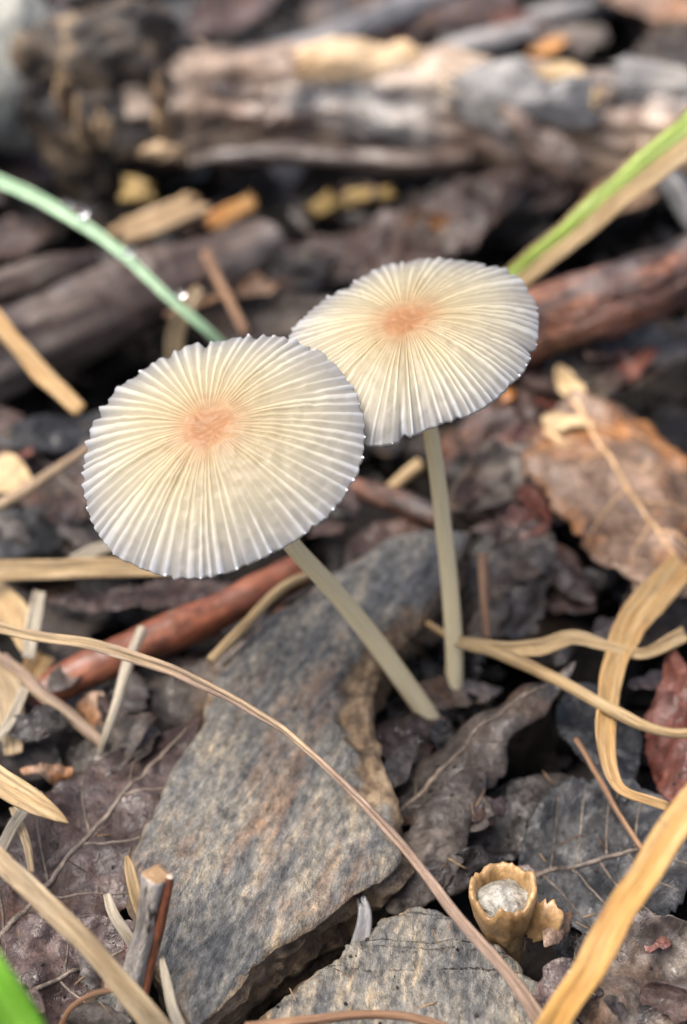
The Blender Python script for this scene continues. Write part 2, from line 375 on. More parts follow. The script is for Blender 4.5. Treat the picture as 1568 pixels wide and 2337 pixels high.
def cap_mat():
    m = bpy.data.materials.new('mushroom_cap')
    m.use_nodes = True
    n, L = m.node_tree.nodes, m.node_tree.links
    b = n['Principled BSDF']
    o = n['Material Output']
    at = n.new('ShaderNodeAttribute'); at.attribute_name = 'radial'
    ag = n.new('ShaderNodeAttribute'); ag.attribute_name = 'ridge'
    tc = n.new('ShaderNodeTexCoord')
    nz = n.new('ShaderNodeTexNoise'); nz.inputs['Scale'].default_value = 700; nz.inputs['Detail'].default_value = 5
    L.new(tc.outputs['Object'], nz.inputs['Vector'])
    ma = n.new('ShaderNodeMath'); ma.operation = 'MULTIPLY_ADD'
    ma.inputs[1].default_value = 0.12; ma.inputs[2].default_value = -0.06
    L.new(nz.outputs['Fac'], ma.inputs[0])
    ad = n.new('ShaderNodeMath'); L.new(at.outputs['Fac'], ad.inputs[0]); L.new(ma.outputs[0], ad.inputs[1])
    r = n.new('ShaderNodeValToRGB')
    st = [(0.0, (0.36, 0.19, 0.085)), (0.12, (0.38, 0.20, 0.09)), (0.20, (0.47, 0.325, 0.18)), (0.34, (0.55, 0.475, 0.31)), (0.65, (0.575, 0.545, 0.425)), (0.86, (0.52, 0.515, 0.47)), (1.0, (0.42, 0.44, 0.47))]
    while len(r.color_ramp.elements) < len(st):
        r.color_ramp.elements.new(0.5)
    for e, (p, c) in zip(r.color_ramp.elements, st):
        e.position = p; e.color = (*c, 1)
    L.new(ad.outputs[0], r.inputs[0])
    # pleat relief is put into the colour: crests paler, grooves darker
    mx = n.new('ShaderNodeMix'); mx.data_type = 'RGBA'; mx.blend_type = 'MULTIPLY'
    rg = n.new('ShaderNodeValToRGB')
    rg.color_ramp.elements[0].position = 0.05; rg.color_ramp.elements[0].color = (0.84, 0.81, 0.76, 1)
    rg.color_ramp.elements[1].position = 0.75; rg.color_ramp.elements[1].color = (1.24, 1.23, 1.21, 1)
    L.new(ag.outputs['Fac'], rg.inputs[0])
    mx.inputs[0].default_value = 1
    L.new(r.outputs[0], mx.inputs[6]); L.new(rg.outputs[0], mx.inputs[7])
    L.new(mx.outputs[2], b.inputs['Base Color'])
    b.inputs['Roughness'].default_value = 0.42
    b.inputs['Specular IOR Level'].default_value = 0.5
    b.inputs['Subsurface Weight'].default_value = 0.15
    b.inputs['Subsurface Radius'].default_value = (1, .8, .5)
    b.inputs['Subsurface Scale'].default_value = 0.0006
    n2 = n.new('ShaderNodeTexNoise'); n2.inputs['Scale'].default_value = 2600; n2.inputs['Detail'].default_value = 3
    L.new(tc.outputs['Object'], n2.inputs['Vector'])
    bp = n.new('ShaderNodeBump'); bp.inputs['Strength'].default_value = 0.5; bp.inputs['Distance'].default_value = 0.00008
    L.new(n2.outputs['Fac'], bp.inputs['Height']); L.new(bp.outputs[0], b.inputs['Normal'])
    tr = n.new('ShaderNodeBsdfTranslucent'); L.new(mx.outputs[2], tr.inputs[0])
    ms = n.new('ShaderNodeMixShader'); ms.inputs[0].default_value = 0.45
    L.new(b.outputs[0], ms.inputs[1]); L.new(tr.outputs[0], ms.inputs[2])
    # the flesh thins towards the margin and between the pleats and lets the ground show through
    tp = n.new('ShaderNodeBsdfTransparent')
    t1 = n.new('ShaderNodeMapRange'); t1.inputs[1].default_value = 0.55; t1.inputs[2].default_value = 1.0; t1.inputs[3].default_value = 0.03; t1.inputs[4].default_value = 0.30
    L.new(at.outputs['Fac'], t1.inputs[0])
    t2 = n.new('ShaderNodeMapRange'); t2.inputs[1].default_value = 0.0; t2.inputs[2].default_value = 0.6; t2.inputs[3].default_value = 1.0; t2.inputs[4].default_value = 0.1
    L.new(ag.outputs['Fac'], t2.inputs[0])
    tm = n.new('ShaderNodeMath'); tm.operation = 'MULTIPLY'; L.new(t1.outputs[0], tm.inputs[0]); L.new(t2.outputs[0], tm.inputs[1])
    m3 = n.new('ShaderNodeMixShader'); L.new(tm.outputs[0], m3.inputs[0]); L.new(ms.outputs[0], m3.inputs[1]); L.new(tp.outputs[0], m3.inputs[2])
    L.new(m3.outputs[0], o.inputs[0])
    MATS['mushroom_cap'] = m
cap_mat()

# ------------------------------------------------------------------ mesh helpers
def make(name, V, faces, uv=None, mats=('soil',), fmat=None, parent=None, label=None, cat=None, group=None, kind=None, flat=False, attrs=None):
    """one mesh object; V in cm (world), origin at the foot of the shape"""
    V = np.asarray(V, float).reshape(-1, 3)
    if parent is None:
        og = np.array([V[:, 0].mean(), V[:, 1].mean(), V[:, 2].min()])
    else:
        og = V.mean(0)
    me = bpy.data.meshes.new(name)
    me.from_pydata(((V - og) * K).tolist(), [], faces)
    me.update()
    if uv is not None:
        uv = np.asarray(uv, float).reshape(-1, 2)
        lay = me.uv_layers.new(name='UVMap')
        li = np.zeros(len(me.loops), dtype=np.int32)
        me.loops.foreach_get('vertex_index', li)
        lay.data.foreach_set('uv', uv[li].astype(np.float32).ravel())
    for an, av in (attrs or {}).items():
        a = me.attributes.new(an, 'FLOAT', 'POINT')
        a.data.foreach_set('value', np.asarray(av, np.float32).ravel())
    for mn in mats:
        me.materials.append(MATS[mn])
    if fmat is not None:
        me.polygons.foreach_set('material_index', np.asarray(fmat, np.int32))
    me.polygons.foreach_set('use_smooth', [not flat] * len(me.polygons))
    o = bpy.data.objects.new(name, me)
    col.objects.link(o)
    if parent is not None:
        po = Vector(parent['_o'])
        o.parent = parent
        o.location = Vector(og.tolist()) * K - po
    else:
        o.location = Vector(og.tolist()) * K
    w0 = Vector(og.tolist()) * K
    o['_o'] = (w0.x, w0.y, w0.z)
    ALL.append(o)
    if label: o['label'] = label
    if cat: o['category'] = cat
    if group: o['group'] = group
    if kind: o['kind'] = kind
    return o
ALL = []

def empty(name, p, label, cat, group=None):
    o = bpy.data.objects.new(name, None)
    o.empty_display_size = 0.005
    col.objects.link(o)
    o.location = Vector(list(map(float, p))) * K
    o['_o'] = tuple(o.location)
    o['label'] = label; o['category'] = cat
    if group: o['group'] = group
    ALL.append(o)
    return o

def gridfaces(nu, nv, off=0, flip=False):
    f = []
    for i in range(nu - 1):
        for j in range(nv - 1):
            a = off + i * nv + j
            q = (a, a + nv, a + nv + 1, a + 1)
            f.append(q[::-1] if flip else q)
    return f

def gnormals(P):
    du = np.gradient(P, axis=0); dv = np.gradient(P, axis=1)
    return unit(np.cross(du, dv))

def sheet(P, uv, th, taper=True):
    """closed thin solid from a grid of points P[nu,nv,3]"""
    nu, nv = P.shape[:2]
    N = gnormals(P)
    t = np.full((nu, nv, 1), th)
    if taper:
        t[0] *= .4; t[-1] *= .4; t[:, 0] *= .4; t[:, -1] *= .4
    A, B = P + N * t / 2, P - N * t / 2
    V = np.concatenate([A.reshape(-1, 3), B.reshape(-1, 3)])
    n = nu * nv
    f = gridfaces(nu, nv) + gridfaces(nu, nv, n, True)
    lp = [i * nv for i in range(nu)] + [(nu - 1) * nv + j for j in range(1, nv)] + [i * nv + nv - 1 for i in range(nu - 2, -1, -1)] + [j for j in range(nv - 2, 0, -1)]
    for a, b in zip(lp, lp[1:] + lp[:1]):
        f.append((b, a, a + n, b + n))
    return V, f, np.concatenate([uv.reshape(-1, 2)] * 2)

def frames(C, n0):
    T = unit(np.gradient(C, axis=0))
    N = np.zeros_like(C)
    n = np.asarray(n0, float)
    for i in range(len(C)):
        n = n - T[i] * np.dot(n, T[i])
        n = n / np.linalg.norm(n)
        N[i] = n
    return T, N, np.cross(T, N)

def tube_geo(C, rad, nseg=14, disp=None, endr=0.0, seed=0):
    """rings round C[n,3]; returns verts, faces, uv, face material (1 on the broken ends)"""
    C = np.asarray(C, float); n = len(C)
    rad = np.broadcast_to(np.asarray(rad, float), (n,))
    T, N, B = frames(C, (0, 0, -1) if abs(unit(C[-1] - C[0])[2]) < .9 else (0, 1, 0))
    s = np.concatenate([[0], np.cumsum(np.linalg.norm(np.diff(C, axis=0), axis=1))])
    ang = np.linspace(0, 2 * math.pi, nseg + 1)
    rr = rad[:, None] * np.ones((1, nseg + 1))
    if disp is not None:
        rr = rr * disp(s[:, None], ang[None, :])
        rr[:, -1] = rr[:, 0]
    P = C[:, None] + rr[..., None] * (np.cos(ang)[None, :, None] * N[:, None] + np.sin(ang)[None, :, None] * B[:, None])
    uv = np.stack([np.broadcast_to(ang / (2 * math.pi) * 2 * math.pi * rad.mean(), (n, nseg + 1)), np.broadcast_to(s[:, None], (n, nseg + 1))], -1)
    V = [P.reshape(-1, 3)]; U = [uv.reshape(-1, 2)]
    f = gridfaces(n, nseg + 1, 0, False)
    fm = [0] * len(f)
    off = n * (nseg + 1)
    for e, (ring, tdir) in enumerate(((P[0], -T[0]), (P[-1], T[-1]))):
        c = ring.mean(0)
        base = 0 if e == 0 else (n - 1) * (nseg + 1)
        prev = list(range(base, base + nseg + 1))
        for k_, sh in enumerate((0.66, 0.33, 0.02)):
            rg = c + (ring - c) * sh + tdir * endr * (1 - sh * 0.5) * (0.6 + 0.8 * fbm2(ang * 1.3, k_, seed + e, 2))[:, None] * rad.mean()
            rg[-1] = rg[0]
            V.append(rg)
            U.append(np.stack([ang * rad.mean() * sh, np.full(nseg + 1, k_ * .2)], -1))
            cur = list(range(off, off + nseg + 1)); off += nseg + 1
            for j in range(nseg):
                q = (prev[j], prev[j + 1], cur[j + 1], cur[j])
                f.append(q if e == 0 else q[::-1])
                fm.append(1)
            prev = cur
    return np.concatenate(V), f, np.concatenate(U), fm

def bark(amp=0.08, lump=0.5, seed=0, fl=0.0):
    def d(s, a):
        x = np.cos(a) * 1.2; y = np.sin(a) * 1.2
        x, y, s2 = np.broadcast_arrays(x, y, s)
        return 1 + amp * fbm(np.stack([x * 2, y * 2, s2 * lump + seed * 9.1], -1), 4, 0.55)
    return d

def path(pts, n):
    """pts: (u, v, z, width in photo pixels) -> centre line and radii in cm"""
    P = np.array([list(G(u, v, z)) + [cm(wp, G(u, v, z)) / 2] for u, v, z, wp in pts])
    S = spline(P, n)
    L = np.concatenate([[0], np.cumsum(np.linalg.norm(np.diff(S[:, :3], axis=0), axis=1))])
    k = pts[0][0] * 0.013 + pts[-1][1] * 0.007
    wob = np.stack([fbm2(L * 0.9, 1.3, k, 3), fbm2(L * 0.9, 4.1, k, 3), fbm2(L * 0.9, 7.7, k, 3)], -1)
    wob -= wob.mean(0)
    return S[:, :3] + 0.035 * wob, np.maximum(S[:, 3] * (1 + 0.10 * fbm2(L * 1.7, 2.2, k, 4, .6)), 0.004)

def twig(name, pts, mats, label, cat='twig', n=60, nseg=16, amp=0.06, lump=0.8, seed=0, endr=0.3, parent=None, group=None, disp=None):
    C, r = path(pts, n)
    V, f, U, fm = tube_geo(C, r, nseg, disp or bark(amp, lump, seed), endr, seed)
    return make(name, V, f, U, mats, fm if len(mats) > 1 else None, parent, label, cat if parent is None else None, group)

def blade_grid(pts, n=80, nv=9, fold=0.25, twist=0.0, rag=0.03, seed=0, facing=None, jag=0.0):
    C, r = path(pts, n)
    T, N, B = frames(C, unit(CP - C[len(C) // 2]) if facing is None else facing)
    tw = np.interp(np.linspace(0, 1, n), np.linspace(0, 1, len(np.atleast_1d(twist))), np.radians(np.atleast_1d(twist)))
    c, s = np.cos(tw)[:, None], np.sin(tw)[:, None]
    N2, B2 = N * c + B * s, B * c - N * s
    y = np.linspace(-1, 1, nv)
    L = np.concatenate([[0], np.cumsum(np.linalg.norm(np.diff(C, axis=0), axis=1))])
    wv = 1 + rag * fbm2(L * 1.3, 0, seed, 3)
    half = (r * wv)[:, None] * y[None]
    hgt = r[:, None] * (fold * np.abs(y)[None] ** 1.3 + 0.04 * fbm2(L[:, None] * 2, y[None] * 2, seed + 5, 3))
    P = C[:, None] + half[..., None] * B2[:, None] + hgt[..., None] * N2[:, None]
    if jag:
        q = np.random.default_rng(int(seed) + 50)
        ramp_ = np.linspace(-1, 1, n)[:, None]
        j0, j1 = q.uniform(0, 1, nv)[None], q.uniform(0, 1, nv)[None]
        sh = np.where(ramp_ < 0, j0 * ramp_ ** 4, -j1 * ramp_ ** 4) * jag * r.mean()
        P = P + sh[..., None] * T[:, None]
    uv = np.stack([half, np.broadcast_to(L[:, None], half.shape)], -1)
    return P, uv

def blade(name, pts, mat, label, cat='grass blade', th=0.018, parent=None, group=None, **kw):
    P, uv = blade_grid(pts, **kw)
    V, f, U = sheet(P, uv, th)
    return make(name, V, f, U, (mat,), None, parent, label, cat if parent is None else None, group)

def leaf(base, tip, wpx, mat, label, name='dead_leaf', cat='leaf', roll=0.0, curl=0.5, bend=0.0, serr=0.05, nserr=18, tear=0.15, crumple=0.12,
         seed=0, veins=0, vmat='leaf_vein', skew=0.0, nu=60, nv=30, normal=None, fat=0.75, group=None, vr=0.016, pw=0.8):
    b, t = G(*base), G(*tip)
    L = np.linalg.norm(t - b)
    W = cm(wpx, (b + t) / 2) / 2
    X = unit(t - b)
    nn = np.array([0, -0.25, 1.0]) if normal is None else np.asarray(normal, float)
    Z = unit(nn - X * np.dot(nn, X)); Y = np.cross(Z, X)
    a = R(roll)
    Y, Z = Y * math.cos(a) + Z * math.sin(a), Z * math.cos(a) - Y * math.sin(a)
    tt = np.linspace(0, 1, nu)[:, None]; yy = np.linspace(-1, 1, nv)[None]
    wt = (np.sin(math.pi * np.clip(tt, 0.004, 0.996) ** fat)) ** pw
    sw = np.abs((tt * nserr) % 1.0 - 0.3)
    edge = 1 - serr * 2 * np.clip(sw, 0, 1) * np.abs(yy) ** 4
    edge = edge * (1 - tear * np.clip(fbm2(tt * 5, np.sign(yy) * 3, seed, 4), -0.3, 1.2) * np.abs(yy) ** 2)
    y = yy * W * wt * edge
    x = tt * L + 0 * yy + skew * y
    # veins pressed into the blade
    vd = np.zeros_like(x)
    vl = []
    vl.append((0, None))
    vd += np.exp(-(y / 0.04) ** 2) * 0.02
    sp = L / 8.5
    ph = (x - np.abs(y) * 0.9) / sp
    dd = np.abs(ph - np.round(ph)) * sp
    vd += np.exp(-(dd / 0.035) ** 2) * 0.012
    between = np.cos(ph * 2 * math.pi) * 0.012
    sv = min(1.0, L / 3.0) ** 1.5
    cz = crumple * (fbm2(x * 0.9, y * 0.9, seed + 11, 5, 0.55)) + (vd - between) * sv
    cz += 0.02 * fbm2(x * 4, y * 4, seed + 3, 3)
    ca = yy * curl * np.ones_like(tt) * (0.6 + 0.6 * (fbm2(tt * 2, 0, seed + 21, 2)))
    cc = np.where(np.abs(ca) < 1e-3, 1e-3, ca)
    wl = W * wt * edge
    yl = wl * np.abs(yy) * np.sin(cc) / cc * np.sign(yy + 1e-9)
    zl = wl * np.abs(yy) * (1 - np.cos(cc)) / np.abs(cc) * np.sign(curl)
    zz = zl + cz + bend * L * 4 * tt * (1 - tt)
    P = b + x[..., None] * X + yl[..., None] * Y + zz[..., None] * Z
    uv = np.stack([y, x], -1)
    V, f, U = sheet(P, uv, 0.009)
    o = make(name, V, f, U, (mat,), None, None, label, cat, group)
    if veins:
        N = gnormals(P)
        mid = P[2:-3, nv // 2] * .5 + P[2:-3, nv // 2 - 1] * .5
        sgn = 1 if np.dot(N[nu // 2, nv // 2], CP - mid[len(mid) // 2]) > 0 else -1
        mid = mid + sgn * N[2:-3, nv // 2] * 0.008
        V, f, U, fm = tube_geo(mid, np.linspace(vr * 1.7, vr * 0.7, len(mid)), 8)
        make('midrib', V, f, U, (vmat,), None, o)
        for k in range(veins):
            t0 = 0.12 + 0.72 * k / max(veins - 1, 1)
            for side in (-1, 1):
                q = np.linspace(0.03, 0.9, 14)
                ti = t0 + q * (0.16 + 0.03 * fbm2(k, side, seed, 1)) + 0.02 * side + 0.02 * q * q
                ii = np.clip(ti * (nu - 1), 0, nu - 2.01)
                jj = np.clip((side * q * 0.5 + 0.5) * (nv - 1), 0, nv - 2.01)
                i0, j0 = ii.astype(int), jj.astype(int)
                fi, fj = (ii - i0)[:, None], (jj - j0)[:, None]
                pp = (P[i0, j0] * (1 - fi) + P[i0 + 1, j0] * fi) * (1 - fj) + (P[i0, j0 + 1] * (1 - fi) + P[i0 + 1, j0 + 1] * fi) * fj
                pp = pp + sgn * N[i0, j0] * 0.004
                if ti[-1] > 0.97: continue
                V, f, U, fm = tube_geo(pp, np.linspace(vr * .75, vr * .3, len(pp)), 6)
                make('vein', V, f, U, (vmat,), None, o)
    return o

def blob_geo(c, rad, amp=0.25, freq=1.0, seed=0, nu=40, nv=60, ridged=False):
    th = np.linspace(0.02, math.pi - 0.02, nu)[:, None]; ph = np.linspace(0, 2 * math.pi, nv + 1)[None]
    d = np.stack([np.sin(th) * np.cos(ph), np.sin(th) * np.sin(ph), np.cos(th) + 0 * ph], -1)
    nz = fbm(d * freq + seed * 7.7, 5, 0.55)
    if ridged: nz = 0.6 - np.abs(nz) * 1.6
    P = np.asarray(c) + d * np.asarray(rad) * (1 + amp * nz)[..., None]
    P[:, -1] = P[:, 0]
    uv = np.stack([ph * 1.0 + 0 * th, th * 1.0 + 0 * ph], -1)
    return P.reshape(-1, 3), gridfaces(nu, nv + 1), uv.reshape(-1, 2)

def blob(name, c, rad, mat, label=None, cat=None, parent=None, group=None, **kw):
    V, f, U = blob_geo(c, rad, **kw)
    return make(name, V, f, U, (mat,), None, parent, label, cat, group)

def slab(name, left, right, z, thick, label, mats, tilt=(0, 0), nu=120, nv=60, seed=0, rough_edge=0.05, tanside=0.0):
    Pl = np.array([G(u, v, z) for u, v in left]); Pr = np.array([G(u, v, z) for u, v in right])
    A, B = spline(Pl, nu), spline(Pr, nu)
    jl = np.linspace(0, 1, nu) * 9
    A[:, :2] += rough_edge * np.stack([fbm2(jl * 1.5, 1, seed, 5, .65), fbm2(jl * 1.5, 7, seed, 5, .65)], -1)
    B[:, :2] += rough_edge * np.stack([fbm2(jl * 1.5, 3, seed, 5, .65), fbm2(jl * 1.5, 5, seed, 5, .65)], -1)
    s = np.linspace(0, 1, nv)[None, :, None]
    s = 0.5 - 0.5 * np.cos(s * math.pi) * (0.75) - 0.5 * (1 - 2 * s) * 0.25
    s = (s - s[0, 0]) / (s[0, -1] - s[0, 0])
    P = A[:, None] * (1 - s) + B[:, None] * s
    c0 = P.reshape(-1, 3).mean(0)
    P[..., 2] += (P[..., 0] - c0[0]) * tilt[0] + (P[..., 1] - c0[1]) * tilt[1]
    ax = unit((A[0] + B[0]) - (A[-1] + B[-1]))
    al = (P - c0) @ ax; ac = (P - c0) @ np.cross([0, 0, 1], ax)
    P[..., 2] += 0.05 * fbm2(ac * 1.6, al * 0.5, seed + 2, 5, .6) + 0.018 * fbm2(ac * 7, al * 3, seed + 4, 4, .6)
    # slightly rounded, chipped rim
    e = np.minimum(s[0, :, 0], 1 - s[0, :, 0])[None] * np.linalg.norm(A - B, axis=1)[:, None]
    P[..., 2] -= 0.07 * np.exp(-(e / 0.05)) * (1 + 0.6 * fbm2(al * 3, ac * 3, seed + 8, 3))
    if tanside:   # cleaved step down along the broken right side
        step = smooth(0, 0.12, s[0, :, 0][None] * np.ones((nu, 1)) - (0.72 + 0.10 * fbm2(al * 1.6, 0, seed + 9, 4)))
        zone = smooth(0.14, 0.26, np.linspace(0, 1, nu))[:, None] * (1 - smooth(0.52, 0.66, np.linspace(0, 1, nu)))[:, None]
        P[..., 2] -= step * zone * (tanside + 0.09 * fbm2(al * 3, ac * 5, seed + 12, 5, .6))
    else:
        step = zone = np.zeros((nu, nv))
    uvt = np.stack([ac, al], -1)
    V = [P.reshape(-1, 3)]; U = [uvt.reshape(-1, 2)]
    f = gridfaces(nu, nv, 0, True)
    rimw = 0.5 * np.exp(-e / 0.06)
    worn = [np.clip(step * zone * 0.75 + rimw, 0, 1).reshape(-1)]
    lp = [i * nv for i in range(nu)] + [(nu - 1) * nv + j for j in range(1, nv)] + [i * nv + nv - 1 for i in range(nu - 2, -1, -1)] + [j for j in range(nv - 2, 0, -1)]
    loop = P.reshape(-1, 3)[lp]
    tg = np.roll(loop, -1, 0) - np.roll(loop, 1, 0)
    outn = unit(np.cross(tg, [0, 0, 1])) 
    ctr = loop.mean(0)
    if np.mean(np.sum(outn * (loop - ctr), -1)) < 0: outn = -outn
    al_ = np.concatenate([[0], np.cumsum(np.linalg.norm(np.diff(loop, axis=0), axis=1))])
    prev = lp
    off = nu * nv
    nl = max(12, int(thick / 0.07))
    for k in range(1, nl + 1):
        dz = thick * k / nl
        o_ = 0.10 * fbm2(al_ * 1.2, (k // 2) * 5.3, seed + 30, 5, .6) + 0.04 * fbm2(al_ * 5, k * 3.1, seed + 31, 3) - 0.008 * k
        rg = loop + outn * o_[:, None] - np.array([0, 0, 1.0]) * dz
        V.append(rg); U.append(np.stack([al_, np.full(len(al_), dz * 3)], -1)); worn.append(np.full(len(al_), 0.62))
        cur = list(range(off, off + len(lp))); off += len(lp)
        for j in range(len(lp)):
            j2 = (j + 1) % len(lp)
            f.append((prev[j], prev[j2], cur[j2], cur[j]))
        prev = cur
    f.append(tuple(prev))
    return make(name, np.concatenate(V), f, np.concatenate(U), ('slate',), None, None, label, 'stone', attrs={'worn': np.concatenate(worn)})

# ------------------------------------------------------------------ ground
def ground():
    a = np.concatenate([-np.geomspace(400, 14, 14)[:-1], np.linspace(-14, 14, 120), np.geomspace(14, 400, 14)[1:]])
    b = np.concatenate([-np.geomspace(400, 2, 14)[:-1], np.linspace(-2, 34, 150), np.geomspace(34, 420, 14)[1:]])
    X, Y = np.meshgrid(a, b, indexing='ij')
    Z = -1.7 + 0.30 * fbm2(X * .35, Y * .35, 1, 5, .55) + 0.08 * fbm2(X * 2, Y * 2, 2, 3)
    P = np.stack([X, Y, Z], -1)
    make('forest_floor', P.reshape(-1, 3), gridfaces(len(a), len(b)), None, ('soil',), kind='structure')
ground()

def litter(name, n, xr, yr, zr, size, mats, label, seed):
    r = np.random.default_rng(seed)
    V, f, U, fm = [], [], [], []
    off = 0
    g = np.linspace(-1, 1, 5)
    gx, gy = np.meshgrid(g, g, indexing='ij')
    base = np.array(gridfaces(5, 5))
    for i in range(n):
        L = r.uniform(*size); W = L * r.uniform(0.3, 0.9)
        sh = (1 - 0.35 * gy ** 2 * r.uniform(0, 1) + 0.22 * r.normal(size=gx.shape))
        x = gx * L * sh; y = gy * W * (1 - 0.4 * gx ** 2) * sh
        z = r.uniform(-.5, .5) * (y ** 2) / W + r.uniform(-.3, .3) * x ** 2 / L + 0.06 * L * r.normal(size=gx.shape)
        az = r.uniform(0, 2 * math.pi); ti, tj = r.normal(0, .4), r.normal(0, .4)
        p = np.stack([x * math.cos(az) - y * math.sin(az), x * math.sin(az) + y * math.cos(az), z], -1)
        p[..., 2] += p[..., 0] * ti + p[..., 1] * tj
        p += np.array([r.uniform(*xr), r.uniform(*yr), r.uniform(*zr)])
        V.append(p.reshape(-1, 3)); U.append(np.stack([x, y], -1).reshape(-1, 2) + r.uniform(0, 50, 2))
        f += (base + off).tolist(); fm += [int(r.integers(len(mats)))] * 16
        off += 25
    make(name, np.concatenate(V), f, np.concatenate(U), mats, fm, None, label, 'leaf litter', kind='stuff')

litter('leaf_litter', 2600, (-8, 8), (3.5, 29), (-1.7, -0.5), (0.25, 0.75), ('leaf_black', 'leaf_dark', 'leaf_black'),
       'wet crumbled leaf scraps covering the soil, gap shade put into their near-black colour', 3)
litter('outer_leaf_litter', 2600, (-45, 45), (-12, 60), (-1.6, -0.7), (0.6, 1.8), ('leaf_dark', 'leaf_purple', 'leaf_grey', 'leaf_dark'),
       'loose dark leaf scraps carpeting the ground all around', 4)

litter('leaf_mulch', 700, (0.35, 1.45), (9.0, 10.6), (-0.45, 0.06), (0.06, 0.2), ('leaf_black', 'leaf_dark', 'leaf_blue'), 'black wet crumbly mulch round the mushroom feet', 6)

# ------------------------------------------------------------------ slates
slab('slate_slab',
     [(945, 1222), (860, 1262), (700, 1352), (545, 1470), (470, 1590), (395, 1740), (325, 1875), (292, 1990), (320, 2120), (385, 2235), (440, 2310)],
     [(1080, 1238), (1030, 1320), (960, 1410), (905, 1480), (858, 1560), (862, 1650), (892, 1750), (920, 1850), (895, 1960), (760, 2055), (590, 2170), (470, 2300)],
     0.62, 1.7, 'large long blue-grey slate slab with rusty patches behind the leaning mushroom stem', ('slate', 'slate_brown'), tilt=(0.03, 0.03), seed=1, tanside=0.10)
slab('slate_block',
     [(575, 2360), (650, 2262), (760, 2182), (850, 2108), (945, 2066)],
     [(1330, 2400), (1290, 2310), (1215, 2210), (1140, 2152), (1020, 2084)],
     0.42, 1.5, 'small rough mottled slate beside the hollow broken stem', ('slate', 'slate_brown'), nu=80, nv=80, seed=5, tilt=(0.0, 0.03))
slab('slate_chip', [(195, 2360), (232, 2245), (262, 2222)], [(330, 2370), (330, 2290), (300, 2215)], 0.3, 1.4,
     'dark blue slate chip tucked under the spotted straw blade', ('slate', 'slate_brown'), nu=40, nv=40, seed=8)

